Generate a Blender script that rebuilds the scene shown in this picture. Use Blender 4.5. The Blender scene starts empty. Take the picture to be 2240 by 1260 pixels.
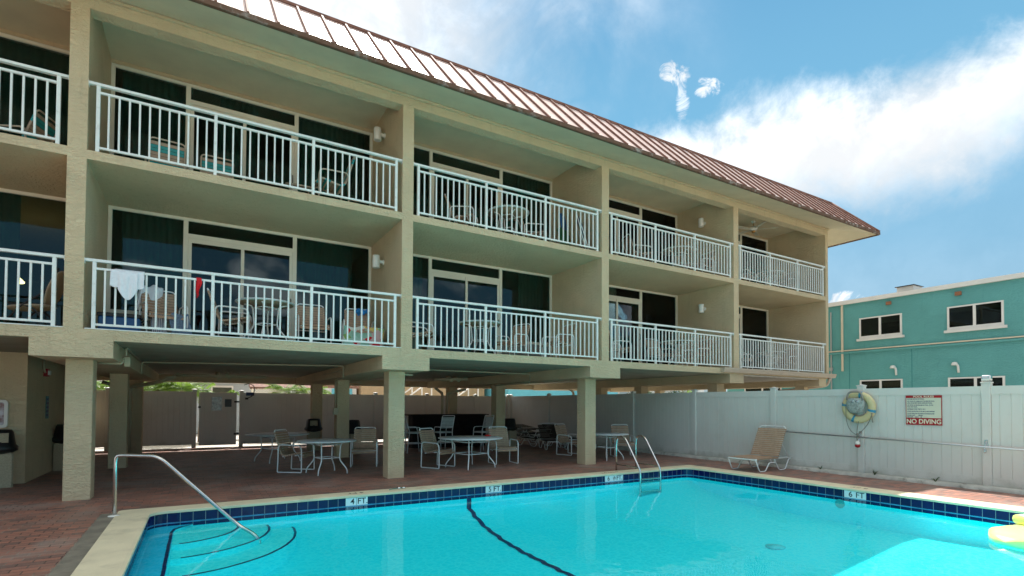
import bpy, math, random
from mathutils import Vector, Matrix
R = math.radians
PI = math.pi
rng = random.Random(7)
sc = bpy.context.scene
col = sc.collection

# ------------------------------------------------------------------ materials
class NT:
    def __init__(s, tree): s.t = tree; s.n = tree.nodes; s.l = tree.links
    def add(s, typ, ins=None, **kw):
        n = s.n.new(typ)
        for k, v in kw.items(): setattr(n, k, v)
        if ins:
            for k, v in ins.items():
                sock = n.inputs[k]
                if isinstance(v, bpy.types.NodeSocket): s.l.new(v, sock)
                else: sock.default_value = v
        return n
    def m(s, op, a, b=None, c=None, clamp=False):
        ins = {0: a}
        if b is not None: ins[1] = b
        if c is not None: ins[2] = c
        n = s.add('ShaderNodeMath', ins, operation=op); n.use_clamp = clamp
        return n.outputs[0]
    def smooth(s, x, lo, hi):
        n = s.add('ShaderNodeMapRange', {0: x, 1: lo, 2: hi, 3: 0.0, 4: 1.0}, interpolation_type='SMOOTHSTEP')
        return n.outputs[0]
    def mix(s, f, a, b, blend='MIX'):
        n = s.add('ShaderNodeMix', data_type='RGBA', blend_type=blend)
        for k, v in ((0, f), (6, a), (7, b)):
            if isinstance(v, bpy.types.NodeSocket): s.l.new(v, n.inputs[k])
            else: n.inputs[k].default_value = v
        return n.outputs[2]
    def noise(s, vec, scale, detail=4, rough=.55, dist=0.0):
        ins = {'Scale': scale, 'Detail': detail, 'Roughness': rough, 'Distortion': dist}
        if vec is not None: ins['Vector'] = vec
        return s.add('ShaderNodeTexNoise', ins).outputs[0]

def c4(c): return (c[0], c[1], c[2], 1)
def scale(c, k): return (min(1, c[0]*k), min(1, c[1]*k), min(1, c[2]*k))

def mat(name, color, rough=.6, metal=0.0, var=.0, vscale=3.0, bump=.0, bscale=40.0, color2=None, dirt=None, dscale=2.0, damt=.5, spec=.5, bdist=.01):
    """plain surface: base colour with a slow variation, optional grain bump and blotchy wear"""
    M = bpy.data.materials.new(name); M.use_nodes = True
    T = NT(M.node_tree); b = T.n['Principled BSDF']
    b.inputs['Roughness'].default_value = rough; b.inputs['Metallic'].default_value = metal
    b.inputs['Specular IOR Level'].default_value = spec
    tc = T.add('ShaderNodeTexCoord').outputs['Object']
    c = c4(color)
    out = None
    if var or color2:
        f = T.smooth(T.noise(tc, vscale, 5), .3, .7)
        out = T.mix(f, c4(scale(color, 1-var)), c4(color2 if color2 else scale(color, 1+var)))
    if dirt:
        f = T.m('MULTIPLY', T.smooth(T.noise(tc, dscale, 8, .65), .52, .72), damt)
        out = T.mix(f, out if out else c, c4(dirt))
    if out: T.l.new(out, b.inputs['Base Color'])
    else: b.inputs['Base Color'].default_value = c
    if bump:
        h = T.noise(tc, bscale, 5, .6)
        bn = T.add('ShaderNodeBump', {'Height': h, 'Strength': bump, 'Distance': bdist})
        T.l.new(bn.outputs[0], b.inputs['Normal'])
    return M

CREAM = (.60, .485, .315)
def stucco(name, color, wear=None):
    M = bpy.data.materials.new(name); M.use_nodes = True
    T = NT(M.node_tree); b = T.n['Principled BSDF']; b.inputs['Roughness'].default_value = .85
    b.inputs['Specular IOR Level'].default_value = .2
    tc = T.add('ShaderNodeTexCoord').outputs['Object']
    slow = T.smooth(T.noise(tc, .8, 6, .6), .3, .7)
    c = T.mix(slow, c4(scale(color, .93)), c4(scale(color, 1.05)))
    # a few paler repair patches and faint run marks
    patch = T.m('MULTIPLY', T.smooth(T.noise(tc, .55, 2, .4), .62, .66), .22)
    c = T.mix(patch, c, c4(scale(color, 1.22)))
    st = T.add('ShaderNodeMapping', {'Vector': tc, 'Scale': (3.0, 3.0, .35)}).outputs[0]
    runs = T.m('MULTIPLY', T.smooth(T.noise(st, 2.6, 7, .72), .54, .78), .42)
    c = T.mix(runs, c, c4(wear or (.30, .24, .15)))
    rs = T.add('ShaderNodeMapping', {'Vector': tc, 'Scale': (7.0, 7.0, .5)}).outputs[0]
    rust = T.m('MULTIPLY', T.smooth(T.noise(rs, 1.6, 4, .6), .70, .80), .45)
    c = T.mix(rust, c, c4(scale(color, .55)))
    T.l.new(c, b.inputs['Base Color'])
    flat = T.add('ShaderNodeMapping', {'Vector': tc, 'Scale': (1, 1, 2.2)}).outputs[0]
    h1 = T.noise(flat, 11, 4, .6, 1.2); h2 = T.noise(tc, 70, 3, .6)
    h = T.m('ADD', T.m('MULTIPLY', T.smooth(h1, .35, .7), .8), T.m('MULTIPLY', h2, .35))
    bn = T.add('ShaderNodeBump', {'Height': h, 'Strength': .8, 'Distance': .018})
    T.l.new(bn.outputs[0], b.inputs['Normal'])
    return M

M = {}
M['cream'] = stucco('cream_stucco', CREAM)
M['teal'] = stucco('teal_stucco', (.135, .39, .375), (.07, .25, .25))
M['ceiling'] = mat('ceiling_plaster', (.66, .56, .385), .9, var=.06, vscale=1.5, bump=.3, bscale=60)
M['rail'] = mat('white_rail_paint', (.74, .765, .73), .4, var=.03, dirt=(.42, .40, .34), dscale=9, damt=.35)
M['white'] = mat('white_aluminium', (.74, .76, .75), .38, var=.03, dirt=(.5, .48, .42), dscale=14, damt=.3)
M['frame'] = mat('ivory_window_frame', (.70, .67, .56), .5, var=.03)
M['vinyl'] = mat('white_vinyl', (.62, .625, .585), .45, var=.025, vscale=1.2, dirt=(.5, .48, .42), dscale=1.3, damt=.3)
M['strap'] = mat('tan_vinyl_strap', (.37, .25, .17), .55, var=.12, vscale=14, spec=.25)
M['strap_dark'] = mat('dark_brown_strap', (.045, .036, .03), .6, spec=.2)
M['strap_pale'] = mat('pale_taupe_strap', (.40, .32, .24), .6, var=.08, vscale=14, spec=.2)
M['strap_teal'] = mat('teal_vinyl_strap', (.01, .30, .31), .5, var=.1, vscale=14)
M['strap_white'] = mat('pale_vinyl_strap', (.56, .62, .62), .5, var=.08, vscale=14)
M['tan_frame'] = mat('tan_aluminium', (.50, .41, .31), .5, var=.05)
M['table_top'] = mat('white_fibreglass', (.62, .66, .66), .35, var=.06, vscale=8, bump=.05, bscale=120)
M['table_under'] = mat('tan_table_underside', (.26, .21, .14), .6, var=.05)
M['steel'] = mat('brushed_stainless', (.62, .62, .60), .22, 1.0, var=.08, vscale=20)
M['alu'] = mat('pole_aluminium', (.60, .62, .64), .32, .9)
M['black'] = mat('black_plastic', (.012, .012, .013), .4)
M['blackmetal'] = mat('black_metal', (.015, .015, .015), .5)
M['dark_wood'] = mat('dark_stained_wood', (.016, .010, .008), .7, spec=.15, var=.3, vscale=9, bump=.2, bscale=30)
M['curb'] = mat('mossy_concrete_curb', (.50, .49, .44), .9, var=.15, vscale=5, bump=.6, bscale=30, dirt=(.09, .085, .06), dscale=3.2, damt=.9)
M['coping'] = mat('cream_coping', (.70, .63, .44), .75, var=.06, vscale=2.5, bump=.35, bscale=45, dirt=(.17, .15, .11), dscale=1.6, damt=.30)
M['tile_white'] = mat('white_marker_tile', (.74, .78, .80), .2, var=.04)
M['ink'] = mat('black_lettering', (.012, .014, .02), .5)
M['ink_faded'] = mat('worn_black_lettering', (.10, .09, .07), .8, var=.3, vscale=40)
M['ink_blue'] = mat('navy_lettering', (.012, .03, .12), .5)
M['sign_red'] = mat('red_sign_paint', (.36, .006, .012), .4)
M['sign_cream'] = mat('cream_sign_plate', (.62, .63, .50), .45, var=.03)
M['lettercream'] = mat('cream_lettering', (.72, .68, .52), .5)
M['plaster'] = None
M['red_cloth'] = mat('red_cloth', (.60, .005, .012), .8, var=.1, vscale=30)
M['white_cloth'] = mat('white_cotton', (.72, .74, .78), .9, var=.04, vscale=20, bump=.2, bscale=70)
M['blue_cloth'] = mat('blue_towelling', (.02, .20, .50), .9, var=.2, vscale=20, bump=.4, bscale=120)
M['denim'] = mat('blue_grey_cloth', (.13, .20, .30), .9, var=.2, vscale=40)
M['blue_plastic'] = mat('navy_blue_plastic', (.012, .09, .25), .45, var=.08)
M['green_plastic'] = mat('green_board_skin', (.01, .09, .03), .5, var=.1)
M['navy_cloth'] = mat('navy_nylon', (.010, .025, .13), .6, var=.1)
M['red_plastic'] = mat('red_plastic', (.75, .03, .02), .4)
M['ring'] = mat('cream_ring_vinyl', (.62, .53, .29), .5, var=.07, vscale=6, dirt=(.42, .34, .2), dscale=8, damt=.4)
M['ring_blue'] = mat('blue_tape', (.03, .26, .42), .5)
M['rope'] = mat('grey_rope', (.20, .19, .16), .9)
M['bag'] = mat('grey_mesh_bag', (.30, .33, .31), .7, var=.3, vscale=25)
M['float'] = mat('yellow_inflatable', (.66, .70, .24), .3, var=.06, vscale=4)
M['rust'] = mat('rusty_roof_edge', (.12, .062, .036), .8, .0, dirt=(.34, .32, .29), dscale=4.5, damt=.8, bump=.4, bscale=40)
M['gutter'] = mat('beige_gutter_paint', (.47, .38, .29), .45, var=.05)
M['pipe'] = mat('painted_pipe', (.48, .42, .29), .6, var=.06)
M['pan_soffit'] = mat('ribbed_white_soffit', (.62, .57, .50), .5, var=.04)
M['curtain'] = mat('grey_green_curtain', (.15, .235, .20), .9, var=.08, vscale=3)
M['vent'] = mat('louver_aluminium', (.44, .44, .42), .5, .2)
M['lamp_white'] = mat('white_lamp_enamel', (.74, .73, .68), .4)
M['room'] = mat('interior_plaster', (.40, .36, .28), .9)
M['carpet'] = mat('interior_carpet', (.10, .085, .06), .95)
M['brass'] = mat('brass_fitting', (.50, .28, .10), .35, .8)
M['blade'] = mat('whitewashed_fan_blade', (.62, .58, .47), .5, var=.05)
M['terracotta'] = mat('terracotta_vent', (.28, .12, .06), .8, var=.2, vscale=30)
M['trimcream'] = mat('cream_trim_paint', (.66, .58, .43), .6, var=.04)
M['roofwhite'] = mat('white_roof_edge', (.72, .70, .65), .6, var=.04)
M['grey_siding'] = mat('pale_grey_siding', (.42, .47, .50), .7, var=.04)
M['tan_wall'] = mat('tan_stucco_wall', (.50, .35, .20), .85, var=.06, bump=.3, bscale=30)
M['shingle'] = mat('brown_roof_shingle', (.20, .12, .10), .9, var=.35, vscale=12)
M['aqua'] = mat('aqua_siding', (.16, .52, .60), .7, var=.04)
M['bark'] = mat('tree_bark', (.16, .11, .07), .9, var=.3, vscale=12, bump=.5, bscale=20)
def vinyl():
    Mt = M['vinyl']; T = NT(Mt.node_tree); b = T.n['Principled BSDF']; tc = T.add('ShaderNodeTexCoord').outputs['Object']
    z = T.add('ShaderNodeSeparateXYZ', {0: tc}).outputs[2]
    k = T.m('ADD', T.m('MULTIPLY', T.m('SUBTRACT', .22, z), 1.6), T.m('SUBTRACT', T.noise(tc, 3.5, 7, .7), .42))
    st = T.add('ShaderNodeMapping', {'Vector': tc, 'Scale': (4, 4, .25)}).outputs[0]
    k2 = T.m('MULTIPLY', T.smooth(T.noise(st, 2.5, 6, .7), .58, .8), .30)
    old = b.inputs['Base Color'].links[0].from_socket
    c = T.mix(T.m('MULTIPLY', T.smooth(k, .0, .5), .55), T.mix(k2, old, (.36, .36, .31, 1)), (.25, .26, .20, 1))
    T.l.new(c, b.inputs['Base Color'])
vinyl()
M['film'] = mat('crinkled_plastic_sleeve', (.30, .36, .38), .12, var=.4, vscale=16, bump=1.0, bscale=14, spec=.9)
M['slate'] = mat('slate_notice', (.07, .09, .11), .6)
M['chrome'] = mat('faceted_chrome', (.75, .78, .80), .08, 1.0, bump=.8, bscale=30)
M['beige_bin'] = mat('beige_aggregate_bin', (.40, .345, .235), .9, var=.12, vscale=40, bump=.6, bscale=80)
M['cushion'] = mat('taupe_cushion', (.42, .34, .25), .85, var=.06)
M['door_dark'] = M['blackmetal']

def pavers():
    Mt = bpy.data.materials.new('brick_pavers'); Mt.use_nodes = True
    T = NT(Mt.node_tree); b = T.n['Principled BSDF']
    tc = T.add('ShaderNodeTexCoord').outputs['Object']
    mp = T.add('ShaderNodeMapping', {'Vector': tc, 'Rotation': (0, 0, 0)}).outputs[0]
    wob = T.add('ShaderNodeVectorMath', {0: mp, 1: T.add('ShaderNodeVectorMath', {0: T.add('ShaderNodeTexNoise', {'Vector': mp, 'Scale': 3.0}).outputs[1], 3: .012}, operation='SCALE').outputs[0]}, operation='ADD').outputs[0]
    br = T.add('ShaderNodeTexBrick', {'Vector': wob, 'Color1': (.39, .165, .115, 1), 'Color2': (.17, .105, .09, 1), 'Mortar': (.10, .078, .062, 1), 'Scale': 1.0, 'Mortar Size': .006, 'Mortar Smooth': .2, 'Bias': .0, 'Brick Width': .205, 'Row Height': .104})
    br.offset = .5; br.squash = 1.0
    big = T.noise(tc, .55, 4, .6)
    c = T.mix(T.smooth(big, .40, .62), br.outputs[0], (.30, .225, .19, 1))
    n2 = T.noise(tc, 1.1, 6, .65)
    c2 = T.mix(T.m('MULTIPLY', T.smooth(n2, .45, .65), .8), br.outputs[0], c)
    c3 = T.mix(T.m('MULTIPLY', T.smooth(T.noise(tc, .9, 3, .5), .52, .68), .5), c2, (.32, .14, .095, 1), 'MIX')
    c3 = T.mix(T.m('MULTIPLY', T.smooth(T.noise(tc, 38, 3, .6), .55, .8), .45), c3, (.34, .27, .22, 1))
    c3 = T.mix(T.m('MULTIPLY', br.outputs[1], .85), c3, T.mix(T.smooth(T.noise(tc, 1.6, 4), .42, .6), (.06, .045, .038, 1), (.30, .25, .21, 1)))
    T.l.new(c3, b.inputs['Base Color'])
    T.l.new(T.m('ADD', T.m('MULTIPLY', big, .3), .38), b.inputs['Roughness'])
    h = T.m('ADD', T.m('MULTIPLY', br.outputs[1], -1.0), T.m('MULTIPLY', T.noise(tc, 45, 4), .35))
    T.l.new(T.add('ShaderNodeBump', {'Height': h, 'Strength': .6, 'Distance': .006}).outputs[0], b.inputs['Normal'])
    return Mt
M['pavers'] = pavers()

def pale_ground():
    return mat('pale_concrete_ground', (.42, .39, .35), .9, var=.12, vscale=.6, bump=.3, bscale=20, dirt=(.22, .20, .17), dscale=.8, damt=.5)
M['ground'] = pale_ground()
M['bounce_ground'] = mat('pale_bounce_ground', (.46, .42, .34), .95, var=.08, vscale=.7, bump=.5, bscale=12)
M['concrete_band'] = mat('grey_concrete_band', (.20, .18, .14), .9, var=.2, vscale=4, bump=.5, bscale=35, dirt=(.07, .065, .055), dscale=2.5, damt=.5)

def pool_tile():
    """dark blue glazed 6 inch tiles; grout from a brick texture laid along the wall's own length (UV)"""
    Mt = bpy.data.materials.new('navy_pool_tile'); Mt.use_nodes = True
    T = NT(Mt.node_tree); b = T.n['Principled BSDF']
    uv = T.add('ShaderNodeUVMap').outputs[0]
    br = T.add('ShaderNodeTexBrick', {'Vector': uv, 'Color1': (.006, .004, .055, 1), 'Color2': (.006, .006, .075, 1), 'Mortar': (.42, .46, .44, 1), 'Scale': 1.0, 'Mortar Size': .0022, 'Mortar Smooth': .1, 'Bias': .0, 'Brick Width': .156, 'Row Height': .16})
    br.offset = 0.0
    tc = T.add('ShaderNodeTexCoord').outputs['Object']
    c = T.mix(T.m('MULTIPLY', T.smooth(T.noise(tc, 3.5, 5), .45, .7), .35), br.outputs[0], (.010, .012, .12, 1))
    T.l.new(c, b.inputs['Base Color'])
    T.l.new(T.m('ADD', T.m('MULTIPLY', br.outputs[1], .5), .12), b.inputs['Roughness'])
    T.l.new(T.add('ShaderNodeBump', {'Height': T.m('MULTIPLY', br.outputs[1], -1.0), 'Strength': .4, 'Distance': .003}).outputs[0], b.inputs['Normal'])
    return Mt
M['tile'] = pool_tile()
M['tile_line'] = mat('navy_trim_tile', (.006, .014, .10), .3, var=.3, vscale=8)
def basin():
    Mt = bpy.data.materials.new('aqua_pool_plaster'); Mt.use_nodes = True
    T = NT(Mt.node_tree); b = T.n['Principled BSDF']; b.inputs['Roughness'].default_value = .8
    b.inputs['Specular IOR Level'].default_value = .1
    tc = T.add('ShaderNodeTexCoord').outputs['Object']
    c = T.mix(T.smooth(T.noise(tc, .5, 3), .35, .65), (.028, .85, .93, 1), (.028, .84, .91, 1))
    c = T.mix(T.m('MULTIPLY', T.smooth(T.noise(tc, 1.3, 7, .7), .64, .78), .22), c, (.05, .45, .52, 1))
    T.l.new(c, b.inputs['Base Color'])
    return Mt
M['plaster'] = basin()
M['step_plaster'] = mat('lightened_step_plaster', (.05, .92, .95), .8, var=.04, vscale=3)  # basin plaster lightened to offset the shade over the corner steps
M['bench_plaster'] = mat('blue_ledge_plaster', (.004, .53, .80), .8, var=.08, vscale=3)

def water():
    Mt = bpy.data.materials.new('pool_water'); Mt.use_nodes = True
    T = NT(Mt.node_tree); T.n.remove(T.n['Principled BSDF']); out = T.n['Material Output']
    tc = T.add('ShaderNodeTexCoord').outputs['Object']
    h = T.m('ADD', T.noise(tc, 1.7, 2, .5, .4), T.m('MULTIPLY', T.noise(tc, 7.0, 2, .5, .3), .12))
    bp = T.add('ShaderNodeBump', {'Height': h, 'Strength': .12, 'Distance': .05}).outputs[0]
    # caustic web painted into the tint of the clear water surface
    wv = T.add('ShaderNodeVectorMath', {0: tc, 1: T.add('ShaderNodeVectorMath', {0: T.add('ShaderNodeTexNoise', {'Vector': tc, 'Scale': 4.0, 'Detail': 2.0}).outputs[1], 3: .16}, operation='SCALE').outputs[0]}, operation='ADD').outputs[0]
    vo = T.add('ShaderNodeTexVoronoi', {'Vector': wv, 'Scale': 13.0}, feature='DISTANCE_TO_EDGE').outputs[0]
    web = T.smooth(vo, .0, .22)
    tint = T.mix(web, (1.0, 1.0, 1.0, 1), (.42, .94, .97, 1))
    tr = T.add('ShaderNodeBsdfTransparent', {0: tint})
    gl = T.add('ShaderNodeBsdfGlossy', {'Color': (1, 1, 1, 1), 'Roughness': .03, 'Normal': bp})
    fr = T.add('ShaderNodeFresnel', {'IOR': 1.33, 'Normal': bp})
    fac = T.m('MULTIPLY', fr.outputs[0], .16)
    mx = T.add('ShaderNodeMixShader', {0: fac, 1: tr.outputs[0], 2: gl.outputs[0]})
    T.l.new(mx.outputs[0], out.inputs[0])
    return Mt
M['water'] = water()

def glass(name, tint):
    Mt = bpy.data.materials.new(name); Mt.use_nodes = True
    T = NT(Mt.node_tree); T.n.remove(T.n['Principled BSDF']); out = T.n['Material Output']
    tr = T.add('ShaderNodeBsdfTransparent', {0: c4(tint)})
    tc = T.add('ShaderNodeTexCoord').outputs['Object']
    bp = T.add('ShaderNodeBump', {'Height': T.noise(tc, .9, 2), 'Strength': .06, 'Distance': .05}).outputs[0]
    gl = T.add('ShaderNodeBsdfGlossy', {'Color': (.85, .93, 1, 1), 'Roughness': .01, 'Normal': bp})
    fr = T.add('ShaderNodeFresnel', {'IOR': 1.46})
    mx = T.add('ShaderNodeMixShader', {0: fr.outputs[0], 1: tr.outputs[0], 2: gl.outputs[0]})
    T.l.new(mx.outputs[0], out.inputs[0])
    return Mt
M['glass'] = glass('tinted_window_glass', (.46, .58, .55))
M['glass_dark'] = glass('dark_window_glass', (.45, .5, .48))

def roof_metal():
    Mt = bpy.data.materials.new('brown_metal_roofing'); Mt.use_nodes = True
    T = NT(Mt.node_tree); b = T.n['Principled BSDF']
    tc = T.add('ShaderNodeTexCoord').outputs['Object']
    c = T.mix(T.smooth(T.noise(tc, 2.0, 6, .65), .35, .7), (.64, .47, .42, 1), (.74, .59, .54, 1))
    T.l.new(c, b.inputs['Base Color'])
    b.inputs['Metallic'].default_value = .12; b.inputs['Roughness'].default_value = .36
    wv = T.add('ShaderNodeTexWave', {'Vector': tc, 'Scale': 1.9, 'Distortion': .6, 'Detail': 1.0}, bands_direction='X').outputs[1]
    T.l.new(T.add('ShaderNodeBump', {'Height': wv, 'Strength': .25, 'Distance': .01}).outputs[0], b.inputs['Normal'])
    return Mt
M['roof'] = roof_metal()
M['seam'] = mat('brown_standing_seam', (.20, .10, .075), .7, .0, spec=.2, var=.2, vscale=6)

def leafmat(name, a, b2):
    Mt = bpy.data.materials.new(name); Mt.use_nodes = True
    T = NT(Mt.node_tree); b = T.n['Principled BSDF']; b.inputs['Roughness'].default_value = .45
    oi = T.add('ShaderNodeTexCoord').outputs['Object']
    T.l.new(T.mix(T.noise(oi, 6, 3), c4(a), c4(b2)), b.inputs['Base Color'])
    b.inputs['Transmission Weight'].default_value = 0
    tl = T.add('ShaderNodeBsdfTranslucent', {0: c4(scale(b2, 1.6))})
    mx = T.add('ShaderNodeMixShader', {0: .35, 1: b.outputs[0], 2: tl.outputs[0]})
    T.l.new(mx.outputs[0], T.n['Material Output'].inputs[0])
    return Mt
M['palm'] = leafmat('palm_frond_green', (.05, .11, .018), (.13, .22, .03))
M['leaf'] = leafmat('broad_leaf_green', (.03, .07, .015), (.08, .14, .03))

def patch_towel():
    Mt = bpy.data.materials.new('multicolour_print_towel'); Mt.use_nodes = True
    T = NT(Mt.node_tree); b = T.n['Principled BSDF']; b.inputs['Roughness'].default_value = .95
    tc = T.add('ShaderNodeTexCoord').outputs['Object']
    w = T.add('ShaderNodeTexVoronoi', {'Vector': tc, 'Scale': 7.5}).outputs['Color']
    sep = T.add('ShaderNodeSeparateColor', {0: w}).outputs[0]
    rp = T.add('ShaderNodeValToRGB', {0: sep}); e = rp.color_ramp; e.interpolation = 'CONSTANT'
    cols = [(.28, .52, .42), (.62, .45, .14), (.65, .66, .60), (.24, .42, .14), (.60, .02, .03), (.60, .42, .42), (.35, .58, .50)]
    e.elements[0].color = c4(cols[0]); e.elements[1].position = .16; e.elements[1].color = c4(cols[1])
    for i, cc in enumerate(cols[2:]): e.elements.new(.30 + .14*i).color = c4(cc)
    T.l.new(rp.outputs[0], b.inputs['Base Color'])
    return Mt
M['towel'] = patch_towel()
def stripes():
    Mt = bpy.data.materials.new('navy_white_striped_cloth'); Mt.use_nodes = True
    T = NT(Mt.node_tree); b = T.n['Principled BSDF']; b.inputs['Roughness'].default_value = .95
    tc = T.add('ShaderNodeTexCoord').outputs['Object']
    wv = T.add('ShaderNodeTexWave', {'Vector': tc, 'Scale': 12.0, 'Distortion': .2}, bands_direction='X').outputs[1]
    T.l.new(T.mix(T.smooth(wv, .45, .55), (.03, .05, .12, 1), (.66, .68, .72, 1)), b.inputs['Base Color'])
    return Mt
M['stripes'] = stripes()
def glow(name, c, s):
    Mt = bpy.data.materials.new(name); Mt.use_nodes = True
    b = Mt.node_tree.nodes['Principled BSDF']; b.inputs['Emission Color'].default_value = c4(c); b.inputs['Emission Strength'].default_value = s
    b.inputs['Base Color'].default_value = c4(c)
    return Mt
M['lampglow'] = glow('warm_lit_lamp_glass', (1, .62, .28), 6)
def poster():
    return mat('framed_print', (.30, .12, .10), .3, var=.3, vscale=9, color2=(.55, .55, .60))
M['poster'] = poster()

# ------------------------------------------------------------------ mesh builder
class MB:
    def __init__(s): s.v = []; s.f = []; s.sm = []; s.uv = {}; s.X = None
    def P(s, p):
        p = Vector(p)
        if s.X is not None: p = s.X @ p
        s.v.append(p); return len(s.v)-1
    def face(s, idx, smooth=False): s.f.append(tuple(idx)); s.sm.append(smooth)
    def poly(s, pts, smooth=False): s.face([s.P(p) for p in pts], smooth)
    def box(s, x0, x1, y0, y1, z0, z1):
        i = [s.P(p) for p in ((x0,y0,z0),(x1,y0,z0),(x1,y1,z0),(x0,y1,z0),(x0,y0,z1),(x1,y0,z1),(x1,y1,z1),(x0,y1,z1))]
        for q in ((0,3,2,1),(4,5,6,7),(0,1,5,4),(1,2,6,5),(2,3,7,6),(3,0,4,7)): s.face([i[k] for k in q])
        return s
    def obox(s, c, size, rot=(0,0,0)):
        old = s.X
        m = Matrix.Translation(Vector(c)) @ Matrix.Rotation(rot[2],4,'Z') @ Matrix.Rotation(rot[1],4,'Y') @ Matrix.Rotation(rot[0],4,'X')
        s.X = m if old is None else old @ m
        a, b, d = (q/2 for q in size); s.box(-a,a,-b,b,-d,d); s.X = old
        return s
    def cbox(s, x0, x1, y0, y1, z0, z1, c=.01):
        """box with chamfered vertical and top edges (one step)"""
        pr = [(x0+c,y0),(x1-c,y0),(x1,y0+c),(x1,y1-c),(x1-c,y1),(x0+c,y1),(x0,y1-c),(x0,y0+c)]
        pi = [(x0+2*c,y0+c),(x1-2*c,y0+c),(x1-c,y0+2*c),(x1-c,y1-2*c),(x1-2*c,y1-c),(x0+2*c,y1-c),(x0+c,y1-2*c),(x0+c,y0+2*c)]
        a = [s.P((p[0],p[1],z0)) for p in pr]; b = [s.P((p[0],p[1],z1-c)) for p in pr]; t = [s.P((p[0],p[1],z1)) for p in pi]
        for k in range(8):
            j = (k+1) % 8
            s.face((a[k],a[j],b[j],b[k])); s.face((b[k],b[j],t[j],t[k]))
        s.face(t); s.face(a[::-1])
        return s
    def tube(s, pts, r, n=8, closed=False, caps=True, flat=1.0):
        pts = [Vector(p) for p in pts]; N = len(pts)
        rr = r if isinstance(r, (list, tuple)) else [r]*N
        T = []
        for i in range(N):
            a = pts[i-1] if (i > 0 or closed) else pts[i]
            b = pts[(i+1) % N] if (i < N-1 or closed) else pts[i]
            T.append((b-a).normalized())
        up = Vector((0,0,1)) if abs(T[0].z) < .9 else Vector((1,0,0))
        u = (up - T[0]*up.dot(T[0])).normalized()
        rings = []
        for i in range(N):
            if i:
                u = (u - T[i]*u.dot(T[i]))
                if u.length < 1e-6: u = T[i].orthogonal()
                u.normalize()
            w = T[i].cross(u)
            # widen at bends so the tube keeps its gauge
            rings.append([s.P(pts[i] + (u*math.cos(2*PI*k/n)*flat + w*math.sin(2*PI*k/n))*rr[i]) for k in range(n)])
        for i in range(N if closed else N-1):
            a, b = rings[i], rings[(i+1) % N]
            for k in range(n): s.face((a[k],a[(k+1)%n],b[(k+1)%n],b[k]), True)
        if caps and not closed:
            s.face(rings[0][::-1]); s.face(rings[-1])
        return s
    def cyl(s, p0, p1, r0, r1=None, n=16): return s.tube([p0, p1], [r0, r0 if r1 is None else r1], n)
    def lathe(s, prof, c=(0,0,0), n=24, smooth=True):
        rings = []
        for (r, z) in prof: rings.append([s.P((c[0]+r*math.cos(2*PI*k/n), c[1]+r*math.sin(2*PI*k/n), c[2]+z)) for k in range(n)])
        for a, b in zip(rings, rings[1:]):
            for k in range(n): s.face((a[k],a[(k+1)%n],b[(k+1)%n],b[k]), smooth)
        s.face(rings[0][::-1]); s.face(rings[-1])
        return s
    def prism(s, poly, f, d0, d1, smooth=False):
        """extrude a 2D outline; f(a, b, d) gives the point"""
        a = [s.P(f(p[0],p[1],d0)) for p in poly]; b = [s.P(f(p[0],p[1],d1)) for p in poly]
        n = len(poly)
        for k in range(n): s.face((a[k],a[(k+1)%n],b[(k+1)%n],b[k]), smooth)
        s.face(a[::-1]); s.face(b)
        return s
    def grid(s, fn, nu, nv, thick=None, smooth=True):
        g = [[s.P(fn(i/nu, j/nv)) for j in range(nv+1)] for i in range(nu+1)]
        for i in range(nu):
            for j in range(nv): s.face((g[i][j],g[i+1][j],g[i+1][j+1],g[i][j+1]), smooth)
        return s
    def build(s, name, m, parent=None, world=False):
        me = bpy.data.meshes.new(name)
        me.from_pydata([tuple(p) for p in s.v], [], s.f)
        me.polygons.foreach_set('use_smooth', s.sm)
        me.materials.append(M[m] if isinstance(m, str) else m)
        import bmesh
        bm = bmesh.new(); bm.from_mesh(me); bmesh.ops.recalc_face_normals(bm, faces=bm.faces); bm.to_mesh(me); bm.free()
        me.update()
        o = bpy.data.objects.new(name, me); col.objects.link(o)
        if parent is not None:
            o.parent = parent
            if world: o.location = -Vector(parent.location)
        return o
def solid(o, t):
    md = o.modifiers.new('thickness', 'SOLIDIFY'); md.thickness = t; md.offset = 0
    return o
def bez(pts, r=.05, n=4):
    """polyline with rounded corners"""
    pts = [Vector(p) for p in pts]; out = [pts[0]]
    for a, b, c in zip(pts, pts[1:], pts[2:]):
        d1 = min(r, (a-b).length*.49); d2 = min(r, (c-b).length*.49)
        p = b+(a-b).normalized()*d1; q = b+(c-b).normalized()*d2
        for k in range(n+1):
            t = k/n; out.append(p*(1-t)**2 + b*2*t*(1-t) + q*t*t)
    out.append(pts[-1]); return out
def tag(o, label=None, cat=None, group=None, kind=None):
    if label: o['label'] = label
    if cat: o['category'] = cat
    if group: o['group'] = group
    if kind: o['kind'] = kind
    return o
def thing(name, label, cat, loc=(0,0,0), rz=0, group=None):
    o = bpy.data.objects.new(name, None); col.objects.link(o)
    o.empty_display_size = .2; o.location = loc; o.rotation_euler = (0,0,rz)
    return tag(o, label, cat, group)
def dup(root, loc, rz, label, group=None):
    r = root.copy(); col.objects.link(r); r.location = loc; r.rotation_euler = (0,0,rz); r['label'] = label
    if group: r['group'] = group
    for ch in list(root.children):
        c = ch.copy(); col.objects.link(c); c.parent = r
        for g in list(ch.children):
            d = g.copy(); col.objects.link(d); d.parent = c
    return r
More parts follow.
